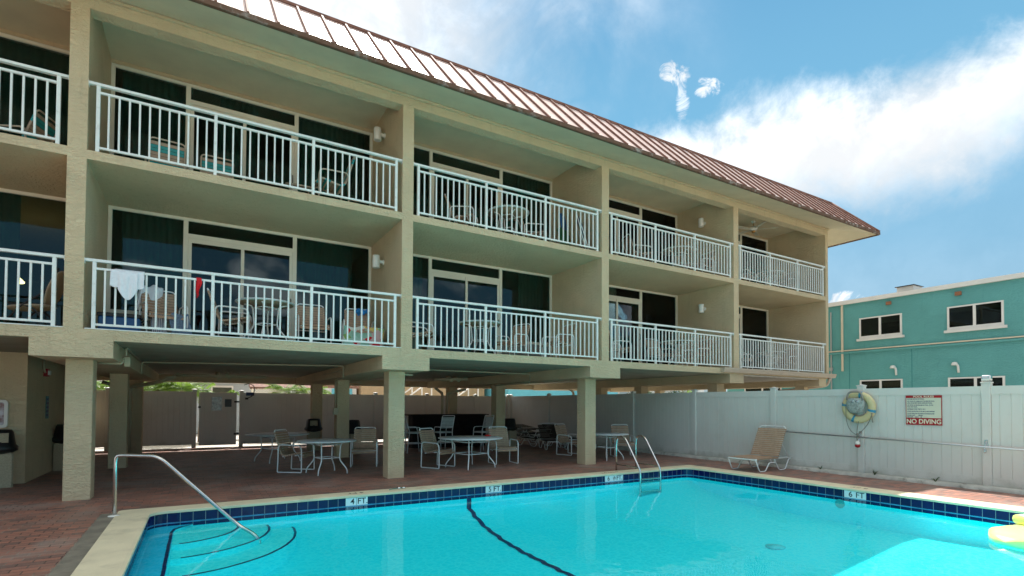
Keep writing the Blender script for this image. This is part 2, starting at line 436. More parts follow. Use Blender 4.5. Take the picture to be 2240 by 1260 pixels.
def text(body, size, loc, rot, m, parent, name, bold=0.0, align='CENTER', world=True, sx=1.0, ext=.0008):
    cu = bpy.data.curves.new(name, 'FONT'); cu.body = body; cu.size = size; cu.align_x = align; cu.align_y = 'CENTER'
    cu.offset = bold; cu.extrude = ext
    t = bpy.data.objects.new(name, cu); col.objects.link(t)
    bpy.context.view_layer.update()
    me = bpy.data.meshes.new_from_object(t.evaluated_get(bpy.context.evaluated_depsgraph_get()))
    bpy.data.objects.remove(t); me.materials.clear(); me.materials.append(M[m]); me.name = name
    o = bpy.data.objects.new(name, me); col.objects.link(o)
    Mx = Matrix.Translation(Vector(loc)) @ rot @ Matrix.Diagonal((sx, 1, 1, 1))
    me.transform(Mx)
    o.parent = parent
    if world: o.location = -Vector(parent.location)
    return o
def basis(xa, ya, za):
    return Matrix((( xa[0],ya[0],za[0],0),(xa[1],ya[1],za[1],0),(xa[2],ya[2],za[2],0),(0,0,0,1)))
FACE_FRONT = basis((1,0,0),(0,0,1),(0,-1,0))        # writing on a wall that faces -Y
FACE_SIDE = basis((0,-1,0),(0,0,1),(-1,0,0))        # writing on a wall that faces -X
ON_DECK_AWAY = basis((-1,0,0),(0,-1,0),(0,0,1))     # lying flat, read from the building's side
ON_DECK_SIDE = basis((0,1,0),(-1,0,0),(0,0,1))      # lying flat, read from the fence's side

# ------------------------------------------------------------------ measured layout (metres, eye at x=0 y=0)
XP = [-11.88, -6.755, -1.622, 3.508, 8.642, 13.750, 18.690]   # party wall centres
PW = .114                                                     # half thickness
F = 9.954; WIN = 12.12; BACK = 20.85
S2B, S2T, S3B, S3T, BMB, BMT, CEIL = 2.465, 2.628, 5.185, 5.322, 7.485, 7.74, 7.93
PX0, PX1, PY0, PY1 = -.58, 10.33, .9, 8.85                    # pool basin
WZ = -.165                                                    # water level

# ------------------------------------------------------------------ ground, deck
def ring(name, m, x0, x1, y0, y1, hx0, hx1, hy0, hy1, z, kind='structure'):
    b = MB()
    o = [b.P(p) for p in ((x0,y0,z),(x1,y0,z),(x1,y1,z),(x0,y1,z))]; h = [b.P(p) for p in ((hx0,hy0,z),(hx1,hy0,z),(hx1,hy1,z),(hx0,hy1,z))]
    for k in range(4): j = (k+1) % 4; b.face((o[k],o[j],h[j],h[k]))
    ob = b.build(name, m); tag(ob, kind=kind); return ob
ring('ground', 'ground', -1200, 1200, -1200, 1200, PX0-.2, PX1+.2, PY0-.2, PY1+.2, -.02)
ring('pool_deck', 'pavers', -16, 12.9, -1.2, 20.9, PX0-.2, PX1+.2, PY0-.2, PY1+.2, 0)
b = MB(); b.poly([(-60, -70, -.012), (22.5, -70, -.012), (22.5, -1.2, -.012), (-60, -1.2, -.012)]); tag(b.build('bounce_ground', 'bounce_ground'), kind='structure')  # unseen pale ground added behind the viewpoint to bounce sunlight back
b = MB(); b.box(-1.12, -.90, 1, 9.02, .0, .006); tag(b.build('concrete_path', 'concrete_band'), kind='structure')

# ------------------------------------------------------------------ swimming pool
pool = thing('swimming_pool', 'blue swimming pool with cream coping, navy tile band and curved corner steps', 'pool', (4.9, 4.9, 0))
def round_rect(x0, x1, y0, y1, r, n=6):
    out = []
    for cx, cy, a0 in ((x1-r, y0+r, -90), (x1-r, y1-r, 0), (x0+r, y1-r, 90), (x0+r, y0+r, 180)):
        for k in range(n+1):
            a = R(a0+90*k/n); out.append((cx+r*math.cos(a), cy+r*math.sin(a)))
    return out
inner = round_rect(PX0, PX1, PY0, PY1, .22); outer = round_rect(PX0-.36, PX1+.40, PY0-.36, PY1+.31, .08)
lip = round_rect(PX0+.025, PX1-.025, PY0+.025, PY1-.025, .20)
b = MB(); n = len(inner)
prof = [(outer, .002), (outer, .014), (lip, .014), (lip, .004), (lip, -.028), (inner, -.034)]
loops = []
for q, (lp, z) in enumerate(prof):
    sh = 0.0
    pts = lp if q != 3 else round_rect(PX0+.012, PX1-.012, PY0+.012, PY1-.012, .21)
    if q == 2: pts = round_rect(PX0-.01, PX1+.01, PY0-.01, PY1+.01, .22)
    if q == 3: pts = lp
    loops.append([b.P((p[0], p[1], z)) for p in pts])
for a, c in zip(loops, loops[1:]):
    for k in range(n): j = (k+1) % n; b.face((a[k],a[j],c[j],c[k]))
b.build('coping', 'coping', pool, True)
# tile band, its own length as texture coordinate
b = MB(); us = [0]
for k in range(n):
    a, c = inner[k], inner[(k+1) % n]; us.append(us[-1]+math.hypot(c[0]-a[0], c[1]-a[1]))
ids = []
for zz in (-.034, -.235): ids.append([b.P((p[0], p[1], zz)) for p in inner])
for k in range(n): j = (k+1) % n; b.face((ids[0][k], ids[0][j], ids[1][j], ids[1][k]))
tb = b.build('tile_band', 'tile', pool, True)
uvl = tb.data.uv_layers.new(name='UVMap')
for p in tb.data.polygons:
    for li in p.loop_indices:
        vi = tb.data.loops[li].vertex_index; k = vi % n; u = us[k]
        if k == 0 and any((tb.data.loops[q].vertex_index % n) == n-1 for q in p.loop_indices): u = us[n]
        uvl.data[li].uv = (u+.05, (tb.data.vertices[vi].co.z + .178)/1.0)
q = MB(); inn2 = round_rect(PX0+.003, PX1-.003, PY0+.003, PY1-.003, .218)
ids = [[q.P((p[0], p[1], zz)) for p in inn2] for zz in (-.163, -.182)]
for k in range(n): j = (k+1) % n; q.face((ids[0][k], ids[0][j], ids[1][j], ids[1][k]))
q.build('waterline_scale', mat('pale_waterline_scale', (.07, .27, .46), .6, var=.3, vscale=5), pool, True)
# basin: walls, floor falling away from the building
b = MB()
xs = [PX0+ (PX1-PX0)*i/28 for i in range(29)]; ys = [PY0 + (PY1-PY0)*j/28 for j in range(29)]
def floor_z(x, y):
    d = PY1-y
    prof = [(0,-.44),(.25,-.55),(.65,-.67),(1.3,-.77),(1.9,-.81),(3,-.83),(5,-.80),(8.2,-.72)]
    for (a, za), (c, zc) in zip(prof, prof[1:]):
        if d <= c: z = za+(zc-za)*(d-a)/(c-a); break
    else: z = -.72
    k = min(1, max(0, (x-1.5)/3.5)); z = z*(.78+.22*k)
    e = min(1, max(0, (x-7.0)/2.5)); z = z + e*.17
    return z
g = [[b.P((x, y, floor_z(x, y))) for y in ys] for x in xs]
for i in range(28):
    for j in range(28): b.face((g[i][j], g[i+1][j], g[i+1][j+1], g[i][j+1]), True)
b.build('basin_floor', 'plaster', pool, True)
b = MB()
w0 = [b.P((p[0], p[1], -.235)) for p in inner]; w1 = [b.P((p[0], p[1], -.95)) for p in inner]
for k in range(n): j = (k+1) % n; b.face((w0[k], w0[j], w1[j], w1[k]))
b.build('basin_wall', 'plaster', pool, True)
# ledge along the left side with a tiled edge, and the thin tiled strip that goes on along the far wall
b = MB(); b.prism([(PX0, PY0), (-.265, PY0), (-.265, 8.45), (-.245, 8.58), (-.17, 8.70), (-.05, PY1), (PX0, PY1)], lambda a, c, d: (a, c, d), -.90, -.214)
b.build('underwater_ledge', 'step_plaster', pool, True)
b = MB(); b.poly([(p[0], p[1], -.2105) for p in [(PX0, PY0), (-.266, PY0), (-.266, 8.45), (-.246, 8.58), (-.171, 8.70), (-.05, PY1), (PX0, PY1)]]); b.build('ledge_top', 'bench_plaster', pool, True)
def strip(pts, w, z, jit=0.0):
    q = MB(); P2 = [Vector((p[0], p[1], 0)) for p in pts]; L = []
    for i, p in enumerate(P2):
        t = (P2[min(i+1, len(P2)-1)]-P2[max(i-1, 0)]).normalized(); nn = Vector((-t.y, t.x, 0))
        dz = rng.uniform(-jit, jit); zz = z(p.x, p.y) if callable(z) else z
        c = p+nn*dz; L.append((c-nn*w/2, c+nn*w/2, zz))
    for a, c in zip(L, L[1:]):
        q.poly([(a[0].x,a[0].y,a[2]),(c[0].x,c[0].y,c[2]),(c[1].x,c[1].y,c[2]),(a[1].x,a[1].y,a[2])])
    return q
strip([(-.29, y*.1) for y in range(10, 85)] + [(-.285,8.45),(-.265,8.58),(-.185,8.70),(-.06,8.80)], .034, -.206, .004).build('ledge_trim', 'tile_line', pool, True)
# three curved corner steps, each with a tile nosing
for i, (ax, by, z) in enumerate(((.78, .80, -.245), (1.18, 1.24, -.315), (1.53, 1.78, -.385))):
    cx, cy = -.24, 8.60
    arc = [(cx+ax*math.sin(R(a)), cy-by*math.cos(R(a))) for a in range(0, 97, 4)]
    q = MB(); poly = [(cx-.024, cy-by)]+arc+[(cx+ax, PY1+.0), (cx-.024, PY1+.0)]
    q.prism(poly, lambda a, c, d: (a, c, d), -.95, z)
    st = q.build('pool_step', 'step_plaster', pool, True)
    arc2 = [(cx+(ax-.02)*math.sin(R(a)), cy-(by-.02)*math.cos(R(a))) for a in range(4, 97, 2)]
    q = strip(arc2, .034, z+.004, .004); o = q.build('step_nosing', 'tile_line'); o.parent = st
# depth change line: down the far wall, then across the floor
lane = [(4.36+.02*math.sin(k*2.3), PY1-.02-k*.12) for k in range(0, 65)]
strip(lane, .085, lambda x, y: floor_z(x, y)+.012, .006).build('lane_line', 'tile_line', pool, True)
b = MB(); b.box(4.315, 4.405, PY1-.006, PY1-.002, -.52, -.2); b.build('lane_line', 'tile_line', pool, True)
# floor drain cover and wall fitting
b = MB(); b.lathe([(.0,0),(.15,0),(.15,.012),(.0,.014)], (8.0, 5.1, floor_z(8.0, 5.1)+.004), 20); b.build('floor_drain', mat('drain_grille', (.02, .66, .73), .6), pool, True)
b = MB(); b.cyl((PX1-.002, 5.3, -.30), (PX1-.02, 5.3, -.30), .085, .08, 20); b.build('wall_fitting', mat('wall_fitting_cover', (.05, .45, .45), .5), pool, True)
# depth markers in the tile band (white tiles with black characters)
def marker_front(x0, x1, body, size, cx):
    q = MB(); q.box(x0, x1, PY1-.008, PY1-.001, -.162, -.036); mk = q.build('depth_marker', 'tile_white', pool, True)
    for tx, s_, c_ in zip(body, size, cx):
        text(tx, s_, (c_, PY1-.0092, -.1), FACE_FRONT, 'ink', mk, 'lettering', .0012, world=False)
    q = MB(); xm = (x0+x1)/2-.005; q.box(xm-.0025, xm+.0025, PY1-.0095, PY1-.008, -.162, -.036); o = q.build('grout_joint', 'ink_faded'); o.parent = mk
    return mk
marker_front(2.10, 2.46, ('4', 'FT.'), (.135, .135), (2.21, 2.375))
marker_front(4.71, 5.06, ('5', 'FT.'), (.135, .135), (4.80, 4.965))
mk = marker_front(7.67, 8.19, ('6', '1', '/', '2', 'FT.'), (.135, .07, .12, .07, .135), (7.77, 7.905, 7.935, 7.962, 8.085))
q = MB(); q.box(PX1-.008, PX1-.001, 4.85, 5.22, -.162, -.036); mk = q.build('depth_marker', 'tile_white', pool, True)
text('6', .14, (PX1-.0092, 5.11, -.1), FACE_SIDE, 'ink', mk, 'lettering', .0012, world=False)
text('FT', .14, (PX1-.0092, 4.95, -.1), FACE_SIDE, 'ink', mk, 'lettering', .0012, world=False)
# worn writing painted on the coping for people walking on the deck
for body, x in (('4 FT', 2.30), ('5 FT', 4.9), ('6 1/2 FT', 7.93)):
    text(body, .15, (x, 9.0, .0152), ON_DECK_AWAY, 'ink_faded', pool, 'coping_lettering', .001, ext=.0003)
text('6 FT', .15, (PX1+.19, 5.05, .0152), ON_DECK_SIDE, 'ink_faded', pool, 'coping_lettering', .001, ext=.0003)
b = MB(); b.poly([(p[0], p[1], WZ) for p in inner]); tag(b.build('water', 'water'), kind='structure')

# ------------------------------------------------------------------ hotel building
hotel = thing('hotel_building', 'three storey cream stucco hotel on columns with balconies and brown metal roof', 'building', (3.5, 14.8, 0))
H = hotel
X0, X1 = XP[0]-PW, 18.775
def hb(name, m, *boxes, parent=None, label=None):
    q = MB()
    for bx in boxes: q.box(*bx)
    o = q.build(name, m, H, True) if parent is None else q.build(name, m)
    if parent is not None: o.parent = parent
    if label: o['label'] = label
    return o
hb('floor_slab', 'cream', (X0, X1, F, BACK, S2B, S2T))
hb('floor_slab', 'cream', (X0, X1, F, BACK, S3B, S3T))
hb('ceiling_slab', 'ceiling', (X0, X1, F+.25, BACK, CEIL, CEIL+.15))
hb('back_wall', 'cream', (X0, X1, BACK-.2, BACK-.004, S2T, S3B), (X0, X1, BACK-.2, BACK-.004, S3T, CEIL))
for i, x in enumerate(XP):
    a, c = (x-PW, x+PW) if i < 6 else (18.62, X1-.004)
    hb('party_wall', 'cream', (a, c, F+.001, BACK-.2, S2T, S3B)); hb('party_wall', 'cream', (a, c, F+.001, BACK-.2, S3T, CEIL))
for a, c in zip(XP, XP[1:]):
    hb('eave_beam', 'cream', (a+PW, (c-PW) if c < 18 else 18.62, F+.002, F+.26, BMB, CEIL))
# thin moulding at the head of the beams
hb('cornice_moulding', 'cream', (X0, X1+.03, F-.045, F-.002, 7.655, 7.70))
hb('darkened_underside', mat('grey_green_underside', (.30, .29, .21), .9, var=.1, vscale=2), (X0+.01, X1-.01, F+.02, BACK-.32, S2B-.004, S2B-.0005))  # thin sheet in grey-green paint, darkened to cut bounced light below the slab
# beams on the columns, with their square ends showing on the front
for i, x in enumerate(XP):
    w = .485 if i < 5 else (.32 if i == 5 else .22)
    xc = x if i < 6 else 18.37
    hb('cross_beam', 'cream', (xc-w, xc+w, F-.003, BACK-.3, 2.2, S2B))
    for y in ((10.52, 15.2, 19.0) if i < 5 else ((10.52, 13.72, 15.9) if i == 5 else (10.5, 13.9, 17.2))):
        q = MB(); hw = .172 if i < 6 else .15
        q.cbox(xc-hw, xc+hw, y, y+.35, 0, 2.2, .008); q.build('column', 'cream', H, True)
hb('back_beam', 'cream', (X0, X1, BACK-.3+.001, BACK+.02, 2.23, S2B))
# roof: sloping soffit, metal mansard with standing seams, rusty edge
YE, ZE, YR, ZR = 8.85, 7.43, 10.12, 8.78
XE, XR = 19.93, 19.30
XL = X0-1.1
b = MB(); b.poly([(XL, YE+.02, ZE), (XE-.02, YE+.02, ZE), (X1+.02, F, BMT-.02), (X0, F, BMT-.02)])
b.poly([(XE-.02, YE+.02, ZE), (XE-.02, BACK+1, ZE), (X1+.02, BACK+.2, BMT-.02), (X1+.02, F, BMT-.02)])
b.build('soffit', 'ceiling', H, True)
hb('gable_upstand', 'cream', (X1-.003, X1+.02, F, BACK, BMT-.03, CEIL))
b = MB()
b.poly([(XL, YE, ZE+.055), (XE, YE, ZE+.055), (XR, YR, ZR), (XL+.6, YR, ZR)])
b.poly([(XE, YE, ZE+.055), (XE, BACK+1.05, ZE+.055), (XR, BACK-.2, ZR), (XR, YR, ZR)])
b.poly([(XL, BACK+1.05, ZE+.055), (XL, YE, ZE+.055), (XL+.6, YR, ZR), (XL+.6, BACK-.2, ZR)])
b.poly([(XE, BACK+1.05, ZE+.055), (XL, BACK+1.05, ZE+.055), (XL+.6, BACK-.2, ZR), (XR, BACK-.2, ZR)])
b.poly([(XL+.6, YR, ZR), (XR, YR, ZR), (XR, BACK-.2, ZR), (XL+.6, BACK-.2, ZR)])
roof = b.build('roof', 'roof', H, True)
b = MB(); sl = Vector((0, YR-YE, ZR-ZE-.055)); L = sl.length; nrm = Vector((0, -(ZR-ZE-.055), YR-YE)).normalized()
x = XL+.25
while x < XE-.05:
    p0 = Vector((x, YE-.01, ZE+.05)); hi = 1.0
    if x > XR: hi = max(.05, 1-(x-XR)/(XE-XR))
    p1 = Vector((x, YE, ZE+.055)) + sl*hi
    if x > XR: p1.x = x - 0
    for s_ in (0,):
        o1 = nrm*.036
        b.poly([p0+Vector((-.018,0,0)), p1+Vector((-.018,0,0)), p1+Vector((-.018,0,0))+o1, p0+Vector((-.018,0,0))+o1])
        b.poly([p0+Vector((.018,0,0)), p1+Vector((.018,0,0)), p1+Vector((.018,0,0))+o1, p0+Vector((.018,0,0))+o1])
        b.poly([p0+Vector((-.018,0,0))+o1, p1+Vector((-.018,0,0))+o1, p1+Vector((.018,0,0))+o1, p0+Vector((.018,0,0))+o1])
        b.poly([p0+Vector((-.018,0,0)), p0+Vector((.018,0,0)), p0+Vector((.018,0,0))+o1, p0+Vector((-.018,0,0))+o1])
    x += .432
y = YE+.3
while y < BACK:
    hf = min(1, (y-YE)/(YR-YE)); p0 = Vector((XE+.01, y, ZE+.05)); p1 = Vector((XE+(XR-XE)*hf, y, ZE+.055+(ZR-ZE-.055)*hf))
    o1 = Vector((.035, 0, .03))
    for dy in (-.016, .016): b.poly([p0+Vector((0,dy,0)), p1+Vector((0,dy,0)), p1+Vector((0,dy,0))+o1, p0+Vector((0,dy,0))+o1])
    b.poly([p0+Vector((0,-.016,0))+o1, p1+Vector((0,-.016,0))+o1, p1+Vector((0,.016,0))+o1, p0+Vector((0,.016,0))+o1])
    y += .432
o = b.build('standing_seam', 'seam'); o.parent = roof
b = MB(); b.tube([(XE+.005, YE-.01, ZE+.08), (XR+.01, YR, ZR+.02)], .035, 6); b.box(XL+.6, XR, YR-.05, YR+.12, ZR-.03, ZR+.025)
o = b.build('ridge_cap', 'seam'); o.parent = roof
b = MB(); b.box(XL, XE, YE-.03, YE+.02, ZE-.035, ZE+.055); b.box(XE-.02, XE+.03, YE+.02, BACK+1.0, ZE-.035, ZE+.055)
for k in range(75): # ragged drip at each pan
    xx = XL+.03+k*.432
    if xx+.2 < XE: b.box(xx, xx+.40, YE-.042, YE-.031, ZE-.03+rng.uniform(-.006,.006), ZE+.03)
o = b.build('drip_edge', 'rust'); o.parent = roof
b = MB(); b.box(XL+.62, XR-.03, YR+.2, YR+.4, ZR+.002, ZR+.07); o = b.build('roof_flashing', 'roofwhite'); o.parent = roof
# gutter and ribbed pan soffit under the last bay
b = MB(); gp = [(F-.003, 2.50), (F-.10, 2.50), (F-.135, 2.60), (F-.135, 2.635), (F-.12, 2.635), (F-.003, 2.62)]
b.prism(gp, lambda a, c, d: (d, a, c), 13.02, 19.0); gut = b.build('gutter', 'gutter', H, True)
b = MB(); b.tube(bez([(18.72, F-.06, 2.52), (18.72, F+.0, 2.30), (18.74, F+.12, 2.22), (18.0, F+1.3, 2.06)], .16, 5), .045, 8); o = b.build('downspout', 'gutter'); o.parent = gut
b = MB()
for k in range(17):
    xx = 14.1+k*.25; b.box(xx, xx+.24, F+.02, 13.4, S2B-.032, S2B-.012); b.box(xx+.10, xx+.13, F+.02, 13.4, S2B-.045, S2B-.033)
b.build('pan_soffit', 'pan_soffit', H, True)
# conduits and drains under the first floor
def pipe(pts, r, rad=.06, m='pipe'): q = MB(); q.tube(bez(pts, rad, 4), r, 8); return q.build('conduit', m, H, True)
pipe([(-1.05, 10.7, 2.30), (-1.05, 10.7, 2.43), (-1.12, 14.6, 2.43)], .014)
pipe([(-1.45, 11.0, 2.185), (-1.12, 11.0, 2.185), (-1.12, 11.0, 2.28)], .02)
pipe([(-1.12, 14.3, 2.18), (-1.12, 14.3, 2.44), (2.9, 13.0, 2.44), (2.99, 13.0, 2.44), (2.99, 13.0, 2.17), (3.28, 15.15, 2.17), (3.28, 15.15, 1.35)], .017)
pipe([(2.99, 12.9, 2.4), (2.99, 13.6, 2.34), (2.99, 15.4, 2.34)], .014)
pipe([(3.72, 15.6, 2.16), (4.1, 15.6, 2.16)], .018)
pipe([(3.72, 10.9, 2.16), (3.98, 10.9, 2.16)], .02)
pipe([(4.02, 12.5, 2.40), (8.0, 12.6, 2.40), (8.12, 12.6, 2.40), (8.12, 12.6, 2.15), (8.4, 15.2, 2.15)], .015)
pipe([(-1.75, 18.9, 0.1), (-1.75, 18.9, 2.0), (-1.1, 18.2, 2.10), (-.6, 18.0, 2.30)], .055, .12, 'pipe')
pipe([(-1.95, 18.9, 0.1), (-1.95, 18.9, 1.98), (-2.4, 18.9, 2.12)], .05, .1, 'pipe')
pipe([(-.6, 18.0, 2.34), (1.8, 18.0, 2.34)], .05, .1, 'pipe')
pipe([(.45, 18.1, 2.46), (.50, 17.9, 2.28)], .06); pipe([(.72, 18.1, 2.46), (.77, 17.9, 2.28)], .06)
pipe([(8.10, 18.85, .1), (8.10, 18.85, 1.95), (7.6, 18.3, 2.12)], .055, .12); pipe([(8.3, 18.85, .1), (8.3, 18.85, 1.95), (9.0, 18.6, 2.12)], .055, .12)
pipe([(6.6, 16.0, 2.33), (7.6, 15.6, 2.36)], .05); pipe([(7.05, 16.0, 2.46), (7.08, 15.7, 2.30)], .055); pipe([(7.3, 16.0, 2.46), (7.33, 15.7, 2.30)], .055)
pipe([(13.9, 18.6, 2.3), (14.3, 18.6, 2.1), (14.3, 18.6, .1)], .055, .12)
hb('junction_box', 'pipe', (3.22, 3.34, 15.09, 15.18, 1.22, 1.40)); hb('junction_box', 'pipe', (3.28, 3.36, 18.9, 18.98, 1.05, 1.2)); hb('junction_box', 'pipe', (-1.1, -1.02, 10.98, 11.06, 2.14, 2.30))
# service room block under the building on the left
hb('service_room', 'cream', (-7.2, -2.80, 13.2, 20.4, 0, S2B-.001))

# window walls
def frame_bars(q, bars, y0, y1):
    for (a, c, d, e) in bars: q.box(a, c, y0, y1, d, e)
def window_wall(bi, z0, zt, vent_side, curtains):
    a = XP[bi]+PW+.004; c = (XP[bi+1]-PW if bi < 5 else 18.62)-.004
    k = (c-a)/4.894; mx = lambda t: a+t*k
    head = zt; q = MB(); y0, y1 = WIN-.03, WIN+.05
    l0, l1 = mx(1.185), mx(1.265); r0, r1 = mx(3.19), mx(3.27)
    bars = [(a, a+.06, z0, head), (c-.06, c, z0, head), (l0, l1, z0, head), (r0, r1, z0, head), (a+.06, l0, head-.055, head), (l1, r0, head-.055, head), (r1, c-.06, head-.055, head),
            (a+.06, l0, z0+.56, z0+.63), (a+.06, l0, z0, z0+.05), (r1, c-.06, z0, z0+.07), (l1, r0, head-.31-.075, head-.31), (l1, r0, z0, z0+.035)]
    frame_bars(q, bars, y0, y1)
    if vent_side == 'R': q.box(r1, c-.06, y0, y1, z0+.56, z0+.63)
    w = q.build('window_wall', 'frame', H, True)
    def sub(name, mb, m): o = mb.build(name, m); o.parent = w; return o
    zd = head-.31-.077
    q = MB(); d0, d1 = l1+.003, r0-.003; dm = (d0+d1)/2
    for (s0, s1, yy) in ((d0, dm+.03, WIN+.0), (dm-.03, d1, WIN-.022)):
        q.box(s0, s0+.06, yy, yy+.02, z0+.036, zd); q.box(s1-.06, s1, yy, yy+.02, z0+.036, zd); q.box(s0+.06, s1-.06, yy, yy+.02, zd-.09, zd); q.box(s0+.06, s1-.06, yy, yy+.02, z0+.036, z0+.13)
    q.box(d0, d1, WIN-.035, WIN-.0305, zd-.012, zd)
    sub('sliding_door', q, 'frame')
    q = MB(); q.tube(bez([(d1-.03, WIN-.023, z0+.95), (d1-.03, WIN-.06, z0+.97), (d1-.03, WIN-.06, z0+1.13), (d1-.03, WIN-.023, z0+1.15)], .02, 3), .008, 6); sub('door_handle', q, 'blackmetal')
    def pane(p0, p1, q0, q1, yy): g_ = MB(); g_.box(p0, p1, yy, yy+.006, q0, q1); sub('pane', g_, 'glass')
    pane(a+.061, l0-.001, z0+.631, head-.056, WIN+.012); pane(l1+.001, r0-.001, head-.309, head-.056, WIN+.012)
    pane(r1+.001, c-.061, z0+(.631 if vent_side == 'R' else .071), head-.056, WIN+.012)
    pane(d0+.061, dm-.031, z0+.131, zd-.091, WIN+.008); pane(dm+.031, d1-.061, z0+.131, zd-.091, WIN-.014)
    # louvered air unit grille below a fixed light
    va, vc = (a+.06, l0) if vent_side == 'L' else (r1, c-.06)
    q = MB()
    for j in range(17): q.obox(((va+vc)/2, WIN-.005, z0+.07+j*.0285), (vc-va-.01, .035, .006), (R(-38), 0, 0))
    q.box(va, vc, WIN+.03, WIN+.04, z0+.05, z0+.558)
    sub('louver_vent', q, 'vent')
    # curtains hang inside
    for (t0, t1) in curtains:
        g_ = MB(); x0_, x1_ = a+.05+t0*(c-a-.1), a+.05+t1*(c-a-.1); ph = rng.random()*6; nf = max(6, int((x1_-x0_)*9)); amp = .03
        NU = nf*6
        g_.grid(lambda u, v: (x0_+(x1_-x0_)*u, WIN+.17+amp*math.sin(u*nf*2*PI+ph+.6*math.sin(u*9))*(0.55+.45*v), z0+.03+(head-.04-z0)*(1-v)), NU, 3)
        sub('curtain', g_, 'curtain')
    return w
CUR = {(1,0): [(.62,.80)], (1,1): [(.66,.99)], (2,0): [(.03,.24),(.66,.93)], (2,1): [(.02,.26),(.36,.5),(.66,.98)], (3,0): [(.0,.22),(.80,.97)], (3,1): [(.0,.06),(.79,.93)],
       (4,0): [(.60,.64),(.665,.97)], (4,1): [(.40,.60),(.70,.98)], (5,0): [(.67,.97)], (5,1): [(.67,.97)], (0,0): [(.0,.24)], (0,1): [(.7,1)]}
for bi in range(6):
    for fl, (z0, zt) in enumerate(((S2T, S3B-.002), (S3T, 7.865))):
        window_wall(bi, z0, zt, 'R' if bi == 3 else 'L', CUR[(bi, fl)])
    a = XP[bi]+PW+.002; c = (XP[bi+1]-PW if bi < 5 else 18.62)-.002
    hb('window_head', 'cream', (a, c, WIN-.045, WIN+.08, 7.868, CEIL-.001))
hb('room_floor', 'carpet', (X0+.1, X1-.1, WIN+.4, BACK-.21, S2T+.001, S2T+.006), (X0+.1, X1-.1, WIN+.4, BACK-.21, S3T+.001, S3T+.006))

# ------------------------------------------------------------------ balcony railings
YRL = F+.045
RAIL_LABEL = {(0,0): 'white balcony railing at the far left end of the lower balconies', (0,1): 'white balcony railing at the far left end of the upper balconies',
 (1,0): 'white balcony railing in front of the tan chair and lit lamp', (1,1): 'white balcony railing on top storey, cut by the left picture edge',
 (2,0): 'white balcony railing with white shirt and red bikini hanging on it', (2,1): 'widest white railing of the top storey, teal striped chairs behind it',
 (3,0): 'white lower railing with round table behind, above the tallest ladder rails', (3,1): 'white upper railing with blue and green boards leaning behind it',
 (4,0): 'white lower railing one balcony left of the beige gutter', (4,1): 'white upper railing below a wall light, beside the fan balcony',
 (5,0): 'white railing directly above the beige gutter', (5,1): 'white railing of the balcony with the ceiling fan'}
def railing(bi, fl):
    z = (S2T, S3T)[fl]; a = XP[bi]+PW; c = XP[bi+1]-PW if bi < 5 else 18.62
    if bi == 0: return
    t = thing('balcony_railing', RAIL_LABEL[(bi, fl)], 'railing', ((a+c)/2, YRL, z), 0, 'white balcony railings')
    h = (c-a)/2; top = 1.067
    def p(name, *bx):
        q = MB()
        for e in bx: q.box(*e)
        o = q.build(name, 'rail'); o.parent = t; return o
    q = MB(); q.cbox(-h+.006, h-.006, -.032, .032, top-.042, top, .006); o = q.build('top_rail', 'rail'); o.parent = t
    for s_ in (-1, 1): q = MB(); q.box(s_*(h-.003)-.0025, s_*(h-.003)+.0025, -.045, .045, top-.075, top-.0); o = q.build('wall_bracket', 'rail'); o.parent = t
    px = [-h+.118+i*(2*h-.236)/3 for i in range(4)]
    for x in px: p('post', (x-.0235, x+.0235, -.0235, .0235, 0.001, top-.042))
    segs = [(px[i]+.0235, px[i+1]-.0235) for i in range(3)]
    p('mid_rail', *[(s0, s1, -.019, .019, top-.158, top-.126) for s0, s1 in segs]); p('bottom_rail', *[(s0, s1, -.019, .019, .06, .092) for s0, s1 in segs])
    for i in range(3):
        st = (px[i+1]-px[i])/12
        for k in range(1, 12):
            x = px[i]+st*k; p('baluster', (x-.0125, x+.0125, -.0125, .0125, .0921, top-.1581))
    if fl == 0 and bi in (1, 2): p('toe_plate', (-h+.02, h-.0, -.05, .03, .0005, .014))
for bi in range(6):
    for fl in range(2): railing(bi, fl)

# wall lights
def wall_light(x, y, z, label):
    t = thing('wall_light', label, 'wall light', (x, y, z), 0, 'white cylinder wall lights')
    q = MB(); q.cyl((-.001, 0, .0), (-.02, 0, .0), .055, .055, 16); o = q.build('mounting_plate', 'lamp_white', t)
    q = MB(); q.box(-.09, -.02, -.028, .028, -.03, .03); q.build('arm', 'lamp_white', t)
    q = MB(); q.lathe([(.075,-.14),(.08,-.135),(.08,.115),(.074,.13),(.0,.132)], (-.165, 0, 0), 20); q.lathe([(.0,-.12),(.07,-.12),(.07,-.1395),(.0,-.1396)], (-.165,0,0), 20); q.build('lamp_shade', 'lamp_white', t)
wall_light(XP[3]-PW, 11.15, 7.38, 'white cylinder wall light on the top storey left of the boards balcony')
wall_light(XP[3]-PW, 11.15, 4.60, 'white cylinder wall light above the towel covered chair, lower storey')
wall_light(XP[5]-PW, 11.0, 7.28, 'white cylinder wall light on the top storey next to the fan balcony')
wall_light(XP[5]-PW, 11.0, 4.57, 'white cylinder wall light on the lower storey above the gutter end')

